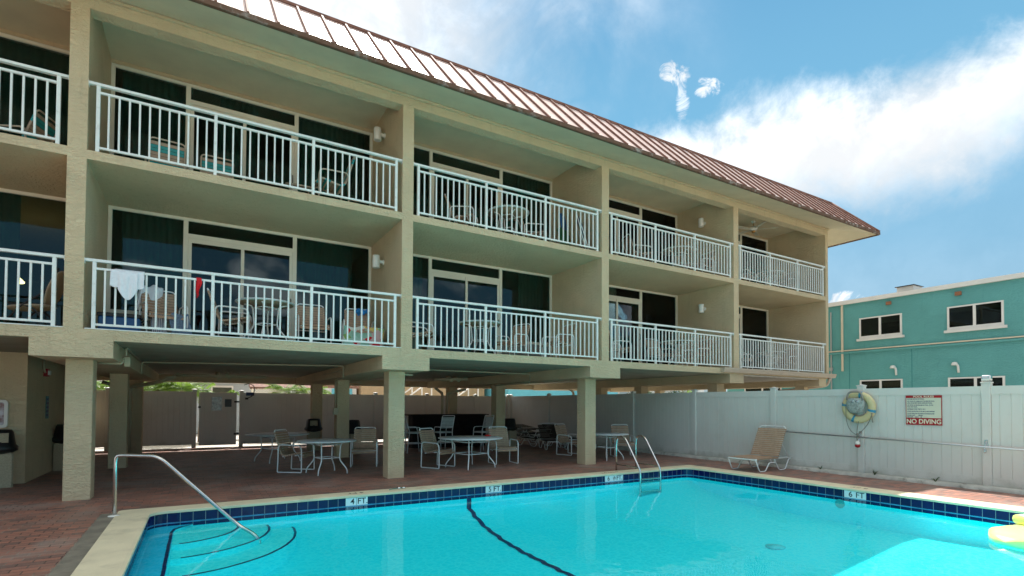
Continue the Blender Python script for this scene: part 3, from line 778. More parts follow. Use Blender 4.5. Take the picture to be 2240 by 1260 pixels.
# ceiling fan
fan = thing('ceiling_fan', 'white five bladed ceiling fan hanging over the last top balcony', 'fan', (16.42, 11.2, CEIL))
q = MB(); q.lathe([(.07,0),(.075,-.03),(.03,-.07),(.0,-.07)], (0,0,0), 16); q.build('canopy', 'lamp_white', fan)
q = MB(); q.cyl((0,0,-.06),(0,0,-.2),.014); q.build('downrod', 'brass', fan)
q = MB(); q.lathe([(.03,-.18),(.11,-.2),(.13,-.24),(.12,-.3),(.06,-.33),(.0,-.33)], (0,0,0), 20); q.build('motor_housing', 'lamp_white', fan)
q = MB(); q.lathe([(.05,-.33),(.065,-.35),(.05,-.4),(.0,-.41)], (0,0,0), 16); q.build('switch_cup', 'brass', fan)
for k in range(5):
    q = MB(); q.X = Matrix.Rotation(R(25+72*k), 4, 'Z') @ Matrix.Translation((0,0,-.29)) @ Matrix.Rotation(R(12), 4, 'X')
    q.prism([(.12,-.02),(.2,-.03),(.3,-.065),(.74,-.08),(.78,-.06),(.78,.06),(.74,.08),(.3,.065),(.2,.03),(.12,.02)], lambda a, c, d: (a, c, d), -.005, .005); q.build('fan_blade', 'blade', fan)

# lamp glowing inside the left room
lampt = thing('pendant_lamp', 'small lit pendant lamp glowing inside the left lower room', 'lamp', (-3.15, 13.7, S3B))
q = MB(); q.cyl((0,0,-.001),(0,0,-1.2),.008,None,6); q.build('cord', 'blackmetal', lampt)
q = MB(); q.lathe([(.02,-1.18),(.08,-1.2),(.17,-1.30),(.165,-1.32),(.0,-1.33)], (0,0,0), 16); q.build('lamp_shade', 'lampglow', lampt)

# ------------------------------------------------------------------ strap furniture
def chair_parts(t, strap='strap', strap2=None, frame='white', low=0.0, high=0.0):
    hw = .30; sz = .62-low; d = .27
    for s in (-1, 1):
        q = MB(); y = s*hw
        loop = [(-d-.01,y,.013),(d+.005,y,.013),(d+.0,y,sz-.01),(-d+.0,y,sz)]
        pts = bez(loop+[loop[0]], .0, 1)
        # runner, front leg, arm, rear leg as one bent tube
        path = [Vector((-d,y,.3)), Vector((-d-.01,y,.016)), Vector((d,y,.016)), Vector((d-.005,y,sz-.02)), Vector((-d+.005,y,sz)), Vector((-d,y,.3))]
        out = []
        rad = [.03, .03, .11, .09]
        out.append(path[0])
        for i in range(1, 5):
            a, bb, c = path[i-1], path[i], path[i+1]; r = rad[i-1]
            p = bb+(a-bb).normalized()*r; e = bb+(c-bb).normalized()*r
            for k in range(6): tt = k/5; out.append(p*(1-tt)**2+bb*2*tt*(1-tt)+e*tt*tt)
        q.tube(out, .0145, 8, closed=True); q.build('arm_frame', frame, t)
    bt = .93-low+high
    prof = [(-.40-.06*high, bt), (-.23, .44-low*.8), (-.19, .385-low*.8), (-.12, .37-low*.8), (.20, .445-low*.8), (.265, .43-low*.8), (.285, .345-low*.8)]
    pp = bez([Vector((p[0], 0, p[1])) for p in prof], .05, 3)
    q = MB(); iy = hw-.045
    left = [Vector((p.x, -iy, p.z)) for p in pp]; right = [Vector((p.x, iy, p.z)) for p in pp]
    top = bez([right[1], Vector((pp[0].x, iy, pp[0].z)), Vector((pp[0].x, -iy, pp[0].z)), left[1]], .07, 4)
    q.tube(left[::-1][:-1]+top[::-1][1:-1]+right[1:], .0125, 8)
    for xz in ((.12, .395-low*.8), (-.16, .37-low*.8)): q.tube([(xz[0], -hw, xz[1]-.012), (xz[0], hw, xz[1]-.012)], .011, 6)
    q.build('seat_frame', frame, t)
    # straps wrapped round the rails
    lens = [0]
    for a, c in zip(pp, pp[1:]): lens.append(lens[-1]+(c-a).length)
    def at(s):
        for i in range(len(pp)-1):
            if s <= lens[i+1]: f = (s-lens[i])/(lens[i+1]-lens[i]); return pp[i].lerp(pp[i+1], f), (pp[i+1]-pp[i]).normalized()
        return pp[-1], (pp[-1]-pp[-2]).normalized()
    parts = {'backrest': MB(), 'seat': MB()}; alt = {}
    s = .075; k = 0; tot = lens[-1]
    while s < tot+.005:
        p, tdir = at(min(s, tot)); nrm = Vector((-tdir.z, 0, tdir.x))
        w = .0245
        pn = 'backrest' if p.z > .47-low*.8 and p.x < -.1 else 'seat'
        tgt = alt.setdefault((pn, k//5), MB()) if (strap2 and (k % 5) in (1, 2)) else parts[pn]
        o1, o2 = iy+.016, .017
        pr = [(-o1+.004, -o2), (-o1, 0), (-o1+.006, o2), (0, o2-.006), (o1-.006, o2), (o1, 0), (o1-.004, -o2)]
        A = [p+nrm*e[1]-tdir*w+Vector((0,e[0],0)) for e in pr]; B = [p+nrm*e[1]+tdir*w+Vector((0,e[0],0)) for e in pr]
        for i in range(len(pr)-1): tgt.poly([A[i], A[i+1], B[i+1], B[i]])
        s += .0545; k += 1
    for nm in ('backrest', 'seat'):
        parts[nm].build(nm, strap, t)
        for kk in sorted(alt):
            if kk[0] == nm: alt[kk].build(nm, strap2, t)
    return t
GC = 'tan strap patio chairs'
first = {}
def chair(kind, x, y, z, heading, label, group=GC, s=1.0):
    if kind not in first:
        t = thing('patio_chair', label, 'chair', (x,y,z), R(heading), group)
        if kind == 'tan': chair_parts(t)
        elif kind == 'teal': chair_parts(t, 'strap_pale', 'strap_teal', 'tan_frame', .30)
        elif kind == 'tall': chair_parts(t, 'strap_pale', 'strap_teal', 'tan_frame', 0, .10)
        first[kind] = t
        return t
    return dup(first[kind], (x,y,z), R(heading), label, group)
# ground level, round the tables
chair('tan', 1.90, 12.62, 0, -36, 'tan strap chair turned sideways, left of the table beside the front column')
chair('tan', 3.50, 12.92, 0, -108, 'tan strap chair facing the pool, just left of the tallest front column')
chair('tan', 4.98, 11.80, 0, -62, 'tan strap chair left of the table with the red object')
chair('tan', 6.78, 11.78, 0, -97, 'tan strap chair right of the table with the red object')
chair('tan', 9.78, 12.90, 0, -72, 'tan strap chair half hidden behind the left edge of a column')
chair('tan', 10.85, 11.72, 0, -118, 'tan strap chair behind the chrome pool ladder, near the fence')

def table_parts(t, rad, h, legs=4, spread=.36, under='table_top'):
    q = MB(); q.lathe([(rad-.03, h-.03), (rad, h-.022), (rad+.004, h-.008), (rad-.006, h), (.0, h+.004)], (0,0,0), 48); q.build('table_top', 'table_top', t)
    q = MB(); q.lathe([(.02, h-.034), (rad-.035, h-.034), (rad-.035, h-.0305), (.02, h-.0305)], (0,0,0), 40); q.build('underside', under, t)
    for k in range(legs):
        a = PI/legs+2*PI*k/legs; c, s_ = math.cos(a), math.sin(a)
        f = lambda r, z: (r*c, r*s_, z)
        q = MB(); q.tube(bez([f(spread+.12, h-.045), f(spread-.02, h-.06), f(spread-.05, .30), f(spread+.12, .10), f(spread+.13, .0)], .07, 4), .0145, 8); q.build('leg', 'white', t)
    for z, rr in ((.34, spread-.05), (h-.10, spread-.035)):
        q = MB(); pts = [(rr*math.cos(PI/legs+2*PI*k/legs), rr*math.sin(PI/legs+2*PI*k/legs), z) for k in range(legs)]
        for k in range(legs): q.tube([pts[k], pts[(k+1) % legs]], .010, 6)
        q.build('brace', 'white', t)
    return t
TG = 'white round patio tables'
def table(x, y, z, rad, h, rz, label, spread=.36, under='table_top'):
    t = thing('patio_table', label, 'table', (x,y,z), R(rz), TG); return table_parts(t, rad, h, 4, spread, under)
table(2.43, 12.0, 0, .62, .725, 12, 'white round table between two tan chairs, left of the front column', .33)
table(5.67, 11.45, 0, .78, .725, 14, 'white round table with a bright red object on it', .47)
table(9.85, 11.30, 0, .62, .725, 5, 'white round table half hidden behind the third column, near the ladder', .34)
table(1.80, 15.1, 0, .78, .725, 20, 'white round table farthest back, in deep shade by the gate', .45)
b = MB(); b.X = Matrix.Translation((6.22, 11.62, .73)); b.lathe([(.05,0),(.065,.006),(.06,.03),(.045,.036),(.0,.034)], (0,0,0), 16); b.lathe([(.03,.0),(.035,.004),(.03,.022),(.0,.024)], (.085,.02,0), 12)
tag(b.build('toy', 'red_plastic'), 'bright red plastic toy lying on the white table', 'toy')

# bar stools and bar counter
bar = thing('bar_counter', 'dark stained bar counter standing under the building behind the stools', 'bar', (7.75, 17.5, 0))
q = MB(); q.box(-1.42, 1.42, -.22, .22, 0, 1.12); q.build('counter_body', 'dark_wood', bar)
q = MB(); q.cbox(-1.52, 1.52, -.32, .32, 1.121, 1.17, .008); q.build('counter_top', 'dark_wood', bar)
q = MB()
for k in range(15): q.box(-1.40+k*.19, -1.40+k*.19+.17, -.235, -.2205, .08, 1.08)
q.build('front_panel', 'dark_wood', bar)
def stool_parts(t):
    w = .23
    q = MB()
    for s in (-1, 1):
        q.tube(bez([(-.24, s*w, 0), (-.17, s*w, .66), (-.30, s*w, 1.14)], .05, 3), .013, 8)
        q.tube(bez([(.24, s*w, 0), (.17, s*w, .74), (.14, s*w, .80), (-.18, s*w, .80)], .06, 3), .013, 8)
    q.build('leg', 'white', t)
    q = MB(); q.tube(bez([(-.29, -w, 1.11), (-.315, -w, 1.165), (-.315, w, 1.165), (-.29, w, 1.11)], .05, 4), .013, 8)
    for z, e in ((.30, .215), (.62, .175)):
        for s in (-1, 1): q.tube([(-e, s*w, z), (e, s*w, z)], .011, 6)
        for xx in (-e, e): q.tube([(xx, -w, z), (xx, w, z)], .011, 6)
    q.build('footrest', 'white', t)
    q = MB()
    for k in range(9): x = -.15+k*.042; q.box(x-.018, x+.018, -w-.012, w+.012, .645, .652)
    q.build('seat', 'strap_white', t)
    q = MB()
    for k in range(8):
        f = k/7; z = .78+.31*f; x = -.19-.10*f; q.obox((x, 0, z), (.007, 2*w+.02, .034), (0, R(-14), 0))
    q.build('backrest', 'strap_white', t)
SG = 'white strap bar stools at the dark counter'
st0 = thing('bar_stool', 'white bar stool seen from the side, leftmost at the dark counter', 'stool', (5.80, 15.75, 0), R(-8), SG); stool_parts(st0)
dup(st0, (6.77, 15.65, 0), R(100), 'white bar stool with its back to us, in front of the dark counter', SG)
dup(st0, (7.95, 15.2, 0), R(190), 'white bar stool facing left, at the right end of the dark counter', SG)
dup(st0, (5.45, 16.3, 0), R(60), 'white bar stool mostly hidden behind the front column', SG)

# litter bins with black hoods
BG = 'hooded litter bins'
def bin_parts(t, pad=True):
    q = MB(); q.cbox(-.20, .20, -.20, .20, 0, .62, .03); q.build('bin_body', 'beige_bin', t)
    q = MB(); q.lathe([(.19,.60),(.28,.66),(.285,.72),(.25,.76),(.215,.98),(.19,1.03),(.0,1.04)], (0,0,0), 20); q.build('bin_hood', 'black', t)
    if pad: q = MB(); q.obox((0, -.243, .89), (.23, .012, .17), (R(8), 0, 0)); q.build('flap', 'beige_bin', t)
b0 = thing('litter_bin', 'black hooded bin with pale flap behind the farthest white table', 'bin', (3.25, 18.2, 0), R(-8), BG); bin_parts(b0)
dup(b0, (-3.10, 12.82, 0), R(20), 'black hooded bin under the framed picture at the left edge', BG)
dup(b0, (-2.55, 15.4, 0), R(75), 'black hooded bin beside the service room, behind the left column', BG)
dup(b0, (4.05, 16.3, 0), R(200), 'dark hooded bin behind the middle column, by the white chair back', BG)
dup(b0, (9.45, 16.0, 0), R(200), 'dark hooded bin in shade beside the stacked loungers', BG)

# loungers
def lounger_parts(t, back=62, strap='strap'):
    w = .35; zr = .30
    q = MB()
    for s in (-1, 1):
        q.tube(bez([(-.74, s*w, zr), (.68, s*w, zr-.02)], .05), .0145, 8)
    q.tube(bez([(-.70,-w,zr),(-.80,-w,zr-.01),(-.80,w,zr-.01),(-.70,w,zr)], .06, 4), .0145, 8)
    q.tube(bez([(.62,-w,zr-.02),(.70,-w,zr-.02),(.70,w,zr-.02),(.62,w,zr-.02)], .05, 4), .0145, 8)
    q.build('frame', 'white', t)
    for s in (-1, 1):
        q = MB(); q.tube(bez([(-.78, s*w, zr-.01), (-.63, s*w, .015), (-.40, s*w, .015), (-.25, s*w, .2), (0.02, s*w, .2), (.16, s*w, .015), (.42, s*w, .015), (.56, s*w, zr-.05), (.68, s*w, zr-.02)], .05, 3), .0135, 8)
        for x in (-.16, .0): q.tube([(x, s*w, .2), (x-.05, s*w, zr)], .011, 6)
        q.build('leg', 'white', t)
    q = MB(); hw = w+.012
    x = -.72
    while x < .12: q.box(x-.023, x+.023, -hw, hw, zr+.012, zr+.018); q.box(x-.023, x+.023, -hw-.004, -hw+.002, zr-.015, zr+.018); q.box(x-.023, x+.023, hw-.002, hw+.004, zr-.015, zr+.018); x += .0505
    q.build('seat', strap, t)
    a = R(back); bx, bz, Lb = .13, zr+.02, .80
    f = lambda d, y: (bx+d*math.cos(a), y, bz+d*math.sin(a))
    q = MB(); q.tube(bez([f(0,-w+.02), f(Lb,-w+.02), f(Lb,w-.02), f(0,w-.02)], .08, 4), .013, 8)
    for s in (-1, 1): q.tube([f(.38, s*(w-.03)), (bx+.48, s*(w-.03), zr-.01)], .009, 6)
    q.build('backrest_frame', 'white', t)
    q = MB(); d = .03; nx, nz = -math.sin(a), math.cos(a)
    while d < Lb-.05:
        for (o0, o1) in ((.014, .019),):
            P0, P1 = f(d-.023, 0), f(d+.023, 0)
            pts = lambda o_, yy: [(P0[0]+nx*o_, yy, P0[2]+nz*o_), (P1[0]+nx*o_, yy, P1[2]+nz*o_)]
            l, r_ = pts(.016, -hw+.01), pts(.016, hw-.01)
            q.poly([l[0], l[1], r_[1], r_[0]])
            for yy in (-hw+.01, hw-.01):
                e, e2 = pts(.016, yy), pts(-.014, yy); q.poly([e[0], e[1], e2[1], e2[0]])
        d += .052 if d < .35 or d > .5 else .055
    q.build('backrest', strap, t)
lg = thing('sun_lounger', 'tan strap lounger with raised back standing alone by the white fence', 'lounger', (11.62, 7.76, 0), R(2), None); lounger_parts(lg)
LS = 'loungers stacked in the shade'
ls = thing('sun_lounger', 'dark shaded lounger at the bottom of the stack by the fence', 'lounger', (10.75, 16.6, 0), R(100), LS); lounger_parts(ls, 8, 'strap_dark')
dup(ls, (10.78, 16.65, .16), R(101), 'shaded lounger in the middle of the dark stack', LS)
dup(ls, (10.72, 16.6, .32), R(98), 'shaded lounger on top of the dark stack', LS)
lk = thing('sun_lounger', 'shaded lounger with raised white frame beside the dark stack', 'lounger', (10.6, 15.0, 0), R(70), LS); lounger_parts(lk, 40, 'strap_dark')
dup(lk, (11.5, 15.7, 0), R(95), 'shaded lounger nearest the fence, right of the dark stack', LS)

# balcony furniture
Z2, Z3 = S2T+.001, S3T+.001
chair('tan', -.56, 11.0, Z2, -75, 'tan strap chair under the hanging white shirt')
chair('tan', .52, 10.85, Z2, -8, 'tan strap chair seen from the side, left of the lower balcony table')
chair('tan', 1.92, 10.95, Z2, -92, 'tan strap chair with its straight back to the glass, right of the lower table')
chair('tan', 2.82, 10.95, Z2, -100, 'tan strap chair covered by a bright printed towel')
chair('tan', 4.05, 10.75, Z2, -10, 'tan strap chair half behind the column, left of the small balcony table')
chair('tan', 6.62, 11.1, Z2, -160, 'tan strap chair turned left, right of the small balcony table')
chair('tan', 7.62, 10.55, Z2, 180, 'tan strap chair facing left at the right side of the lower balcony')
chair('tan', 9.75, 10.75, Z2, -15, 'tan strap chair at the left end of the lower balcony before the gutter')
chair('tan', 11.9, 11.2, Z2, -92, 'tan strap chair behind the table, lower balcony before the gutter')
chair('tan', 13.0, 10.8, Z2, 175, 'tan strap chair facing left below the lower right wall light')
chair('tan', 15.3, 10.9, Z2, -70, 'tan strap chair at the left end of the balcony over the gutter')
chair('tan', 17.6, 10.8, Z2, 180, 'tan strap chair facing left on the balcony over the gutter')
table(1.02, 10.52, Z2, .50, .74, 30, 'round table on the balcony with the hanging red bikini', .24, 'table_under')
table(5.45, 10.55, Z2, .50, .74, 40, 'round table on the balcony right of the towel chair', .24, 'table_under')
table(11.9, 10.55, Z2, .50, .74, 40, 'round table on the lower balcony left of the gutter', .24, 'table_under')
table(16.6, 10.7, Z2, .45, .70, 40, 'round table on the balcony over the gutter', .24, 'table_under')
TCG = 'low teal striped balcony chairs'
chair('teal', -2.45, 10.75, Z3, 160, 'low teal striped chair on the top left balcony cut by the frame', TCG)
chair('teal', -.56, 10.9, Z3, 95, 'low teal striped chair at the left of the wide top balcony', TCG)
chair('teal', .20, 11.15, Z3, 92, 'low teal striped chair beside the left one, wide top balcony', TCG)
chair('tall', 2.12, 10.45, Z3, 180, 'tall teal topped chair seen from the side on the wide top balcony', 'tall teal balcony chair')
chair('teal', 3.0, 11.3, Z3, 175, 'low teal striped chair in the right corner of the wide top balcony', TCG)
chair('tan', 5.12, 10.75, Z3, -35, 'tan strap chair left of the top balcony table')
chair('tan', 7.10, 10.85, Z3, -28, 'tan strap chair right of the top balcony table, beside the boards')
chair('tan', 10.55, 10.75, Z3, -20, 'tan strap chair at the left of the table under the top right wall light')
chair('tan', 13.05, 10.7, Z3, 180, 'tan strap chair facing left under the top right wall light')
chair('tan', 15.35, 10.8, Z3, -75, 'tan strap chair at the left below the ceiling fan')
chair('tan', 17.6, 10.8, Z3, 180, 'tan strap chair facing left below the ceiling fan')
table(6.20, 10.6, Z3, .50, .74, 40, 'round table on the top balcony with the leaning boards', .24, 'table_under')
table(12.0, 10.6, Z3, .50, .74, 40, 'round table on the top balcony under the right wall light', .24, 'table_under')
table(16.6, 10.7, Z3, .45, .70, 40, 'round table on the balcony below the ceiling fan', .24, 'table_under')
# strapped footstool
ft = thing('footstool', 'round tan strapped footstool tipped beside the tall teal chair', 'footstool', (1.60, 10.6, Z3))
q = MB(); q.X = Matrix.Translation((0,0,.36)) @ Matrix.Rotation(R(18), 4, 'X')
q.tube([(.26*math.cos(2*PI*k/24), .26*math.sin(2*PI*k/24), 0) for k in range(24)], .014, 8, closed=True); q.build('rim', 'tan_frame', ft)
q = MB(); q.X = Matrix.Translation((0,0,.36)) @ Matrix.Rotation(R(18), 4, 'X')
for k in range(9):
    y = -.22+k*.055; hwid = math.sqrt(max(.001, .265**2-y*y)); q.box(-hwid, hwid, y-.021, y+.021, .010, .016)
q.build('seat', 'strap', ft)
for k in range(4):
    a = PI/4+k*PI/2; q = MB(); q.tube([(.24*math.cos(a), .24*math.sin(a), .36+.07*math.sin(a)), (.27*math.cos(a), .27*math.sin(a), .0)], .012, 6); q.build('leg', 'tan_frame', ft)

# leaning boards and folded beach chair
def board(x, y, z, w, h, m, lean, rz, label, cat='board', stripe=None):
    t = thing('body_board', label, cat, (x,y,z), R(rz), None)
    q = MB(); q.X = Matrix.Rotation(R(-lean), 4, 'X')
    q.prism([(p[0], p[1]) for p in round_rect(-w/2, w/2, 0.0, h, min(w,h)*.28)], lambda a, c, d: (a, d, c+.005), -.025, .025); q.build('deck', m, t)
    if stripe:
        q = MB(); q.X = Matrix.Rotation(R(-lean), 4, 'X'); q.prism([(p[0], p[1]) for p in round_rect(-w*.32, w*.32, h*.18, h*.42, .04)], lambda a, c, d: (a, d, c), -.029, -.0255); q.build('graphic', stripe, t)
    return t
board(7.88, 10.5, Z3, .55, .66, 'green_plastic', 14, 25, 'green board leaning low against the balcony wall')
board(8.12, 10.75, Z3, .42, 1.15, 'blue_plastic', 10, 35, 'tall blue board with red patch leaning behind the railing', 'board', 'red_plastic')
fc = thing('folded_beach_chair', 'folded navy beach chair with thin white frame at the railing end', 'beach chair', (8.33, 10.35, Z3), R(55))
q = MB(); q.X = Matrix.Rotation(R(-14), 4, 'X')
q.tube(bez([(-.27,0,.0),(-.27,0,.98),(.27,0,.98),(.27,0,0)], .08, 4), .013, 8); q.tube(bez([(-.30,-.06,.02),(-.30,-.04,.66),(.30,-.04,.66),(.30,-.06,.02)], .08, 4), .013, 8); q.build('frame', 'white', fc)
q = MB(); q.X = Matrix.Rotation(R(-14), 4, 'X'); q.grid(lambda u, v: (-.265+.53*u, -.02-.05*math.sin(PI*v), .14+.82*v), 6, 10); solid(q.build('sling', 'navy_cloth', fc), .006)

# cooler
cl = thing('cooler', 'navy blue cooler box at the left end of the shirt balcony', 'cooler', (-1.12, 10.55, Z2))
q = MB(); q.cbox(-.27, .27, -.19, .19, 0, .27, .02); q.build('box', 'blue_plastic', cl)
q = MB(); q.cbox(-.285, .285, -.2, .2, .271, .325, .015); q.build('lid', 'black', cl)
q = MB(); q.tube(bez([(.29,-.14,.20),(.345,-.14,.26),(.345,.14,.26),(.29,.14,.20)], .03, 3), .012, 6); q.build('handle', 'black', cl)
# cloth hung over the railing and chairs
def drape(name, label, cat, m, x0, x1, ztop, widths, yback, amp, seed, group=None, ly=YRL):
    """cloth folded over a rail: back fall, fold, front fall with an uneven hem"""
    r_ = random.Random(seed); p1, p2 = r_.random()*6, r_.random()*6
    NU, NV = 28, 26
    def fn(u, v):
        L = yback+1.0
        s = v*L
        lo, hi = widths(max(0, (s-yback)))
        x = x0+(x1-x0)*(lo+(hi-lo)*u)
        fold = .028
        if s < yback: f = (yback-s); z = ztop-f*drop*.9; y = ly+fold
        else: f = s-yback; z = ztop-f*drop*hem(u); y = ly-fold-.004
        if abs(s-yback) < .04: z = ztop+.02; y = ly-fold*(s-yback)/.04
        k = min(1, abs(s-yback)*2.2)
        y += -amp*k*(math.sin(u*11+p1+2*v)*.6+math.sin(u*23+p2)*.4)*(1 if s >= yback else -.5) - amp*k*(1 if s >= yback else -1)
        return (x, y, z)
    return NU, NV, fn
drop = .25; hem = lambda u: 1+.10*math.sin(u*9)
q = MB(); NU, NV, fn = drape('shirt', '', '', '', -1.20, -.77, Z2+.935, lambda f: (0.02-.02*f+.14*(1 if f < .05 else 0), 1.0), .45, .012, 3)
q.grid(fn, NU, NV); sh = solid(q.build('shirt', 'white_cloth'), .005); tag(sh, 'white short sleeved shirt hung over the balcony railing', 'shirt')
drop = .42; hem = lambda u: .62+.38*math.sin(PI*min(1, max(0, u)))
q = MB(); NU, NV, fn = drape('cap', '', '', '', -1.10, -.85, Z2+.90, lambda f: (0, 1), .05, .01, 5, ly=YRL-.012)
q.grid(fn, NU, NV); tag(solid(q.build('undershirt', 'white_cloth'), .005), 'white vest hanging lower beneath the white shirt', 'shirt')
drop = .33; hem = lambda u: 1.0-.18*u
q = MB(); NU, NV, fn = drape('bikini', '', '', '', -.075, .0, Z2+.935, lambda f: (.0+.12*f+.1*math.sin(f*9), 1-.35*f+.2*math.sin(f*6)), .35, .016, 9)
q.grid(fn, NU, NV); tag(solid(q.build('bikini_top', 'red_cloth'), .005), 'red bikini top hung over the balcony railing', 'bikini')
def towel_on_chair(m, cx, cy, z, rz, label, sx=.5, seed=1, name='towel', cat='towel', over='seat', L=.75):
    r_ = random.Random(seed); p = [r_.random()*6 for _ in range(4)]
    q = MB()
    def fn(u, v):
        x = (u-.5)*sx
        s = v*L
        if over == 'seat':
            if s < .40: y, zz = .12-s, .455
            else: y, zz = -.285-.03*math.sin(s*9), .455-(s-.40)
        else:
            if s < .3: y, zz = .40, .70+s
            else: y, zz = .30+.0*s, 1.0-(s-.3)
            if .24 < s < .36: zz = .965+.02*math.sin((s-.24)/.12*PI); y = .40-(s-.24)/.12*.10
        zz += .018*math.sin(u*9+p[0]+v*4)+.012*math.sin(u*17+p[1])
        y += .022*math.sin(u*8+p[2]+v*3)
        x += .03*math.sin(v*5+p[3])
        return (x, y, zz)
    q.grid(fn, 22, 24); o = solid(q.build(name, m), .008); o.location = (cx, cy, z); o.rotation_euler = (0, 0, R(rz)); tag(o, label, cat)
    return o
towel_on_chair('towel', 2.90, 10.90, Z2, -8, 'bright multicoloured printed towel draped over a balcony chair seat', .80, 4, L=.90)
towel_on_chair('blue_cloth', 2.88, 10.90, Z2-.06, -10, 'small blue cloth over the top of the towel covered chair', .26, 8, 'cloth', 'cloth', 'back', L=.42)
towel_on_chair('denim', -.38, 11.02, Z2-.02, 15, 'blue grey cloth lying on the seat of the chair under the shirt', .30, 11, 'cloth', 'cloth', 'seat')
towel_on_chair('stripes', -.66, 11.03, Z2-.02, 15, 'navy and white striped towel on the chair under the shirt', .22, 12)
towel_on_chair('white_cloth', -.72, 11.0, Z2-.0, 12, 'white towel hanging on the back of the chair under the shirt', .34, 14, 'towel', 'towel', 'back')
# oval backed chair on the left balcony
oc = thing('oval_back_chair', 'black framed chair with tan oval back on the left lower balcony', 'chair', (-2.25, 10.75, Z2), R(175))
q = MB(); q.X = Matrix.Translation((-.28, 0, .66)) @ Matrix.Rotation(R(72), 4, 'Y'); q.lathe([(.0,-.02),(.30,-.014),(.325,0),(.30,.014),(.0,.03)], (0,0,0), 28); q.build('backrest', 'cushion', oc)
q = MB(); q.X = Matrix.Translation((.0, 0, .36)) @ Matrix.Rotation(R(6), 4, 'Y'); q.lathe([(.0,-.02),(.28,-.016),(.30,0),(.28,.016),(.0,.025)], (0,0,0), 28); q.build('seat', 'cushion', oc)
for s in (-1, 1):
    q = MB(); q.tube(bez([(.28, s*.27, 0), (.05, s*.29, .34), (-.25, s*.31, .58), (-.36, s*.16, .98)], .1, 4), .015, 8); q.tube(bez([(-.30, s*.27, 0), (-.1, s*.28, .34), (.2, s*.26, .38)], .1, 4), .015, 8); q.build('leg', 'blackmetal', oc)
tr = thing('low_table', 'low black framed table with brown top on the left lower balcony', 'table', (-3.25, 10.7, Z2))
q = MB(); q.lathe([(.0,.40),(.42,.40),(.43,.42),(.40,.43),(.0,.43)], (0,0,0), 28); q.build('table_top', mat('brown_wood', (.10, .055, .035), .5, var=.2, vscale=9), tr)
for k in range(4):
    a = .6+k*PI/2; q = MB(); q.tube(bez([(.36*math.cos(a), .36*math.sin(a), .41), (.2*math.cos(a), .2*math.sin(a), .22), (.42*math.cos(a), .42*math.sin(a), 0)], .1, 3), .015, 8); q.build('leg', 'blackmetal', tr)

# ------------------------------------------------------------------ pool hardware
hr = thing('pool_handrail', 'bent stainless handrail running down to the corner pool steps', 'handrail', (-.95, 8.78, 0))
q = MB(); q.tube(bez([(0,0,0), (0,0,.80), (.05,-.03,.82), (.50,-.42,.82), (1.44,-.66,-.15), (1.66,-.86,-.28), (1.70,-.86,-.45)], .13, 6), .024, 12); q.build('rail', 'steel', hr)
q = MB(); q.lathe([(.0,.0),(.075,.001),(.075,.012),(.03,.022),(.0,.022)], (0,0,0), 20); q.build('base_flange', 'lamp_white', hr)
ld = thing('pool_ladder', 'stainless pool ladder with two bent rails at the far pool edge', 'ladder', (8.7, 9.0, 0))
for s in (-1, 1):
    q = MB(); x = s*.31
    q.tube(bez([(x,.28,.0), (x,.28,.66), (x,.22,.80), (x,.0,.80), (x,-.46,.13), (x,-.50,.05), (x,-.50,-.55)], .15, 6), .0215, 12); q.build('rail', 'steel', ld)
    q = MB(); q.tube(bez([(x,.28,.14),(x,-.40,.14),(x,-.50,.10)], .05, 3), .015, 8); q.build('side_brace', 'steel', ld)
q = MB()
for z in (-.13, -.20, -.40): q.box(-.29, .29, -.535, -.455, z, z+.02)
q.build('tread', 'steel', ld)
gg = thing('swim_goggles', 'swimming goggles lying on the coping between two depth marks', 'goggles', (3.12, 9.06, .016), R(5))
for s in (-1, 1):
    q = MB(); q.X = Matrix.Translation((s*.042, 0, .014)); q.lathe([(.0,-.012),(.03,-.012),(.036,.0),(.03,.016),(.0,.018)], (0,0,0), 16); q.build('lens', 'chrome', gg)
q = MB(); q.tube(bez([(-.075,0,.012),(-.13,.03,.006),(-.20,.0,.005),(-.24,-.03,.005)], .04, 4), .006, 6); q.tube([(-.012,0,.014),(.012,0,.014)], .006, 6); q.tube(bez([(.075,0,.012),(.10,.05,.006),(.0,.07,.005),(-.12,.04,.006)], .04, 4), .006, 6); q.build('strap', mat('green_rubber', (.05, .25, .20), .5), gg)
fl = thing('pool_float', 'yellow inflatable lounge mattress floating at the right pool edge', 'float', (9.05, 2.30, WZ), R(-12))
def cushion(q, x0, x1, y0, y1, z0, z1, ribs):
    def fn(u, v):
        a = 2*PI*v; cx, cz = (y0+y1)/2, (z0+z1)/2
        e = min(1, 6*u, 6*(1-u))**.5 if 0 < u < 1 else 0
        rib = 1-.09*abs(math.sin(PI*ribs*u))**6
        cc, ss = math.cos(a), math.sin(a)
        sq = lambda t: math.copysign(abs(t)**.6, t)
        return (x0+(x1-x0)*u, cx+(y1-y0)/2*sq(cc)*max(.02, e), cz+(z1-z0)/2*sq(ss)*max(.02, e)*rib)
    q.grid(fn, 60, 20)
q = MB(); cushion(q, -.62, 1.25, -.34, .34, -.09, .17, 7); q.build('mattress', 'float', fl)
q = MB(); cushion(q, .05, .42, -.30, .30, .14, .30, 1); q.build('pillow', 'float', fl)
q = MB(); q.tube([(-.58+1.8*k/30, -.335, .035+.004*math.sin(k*2)) for k in range(31)], .012, 6); q.build('seam', 'float', fl)

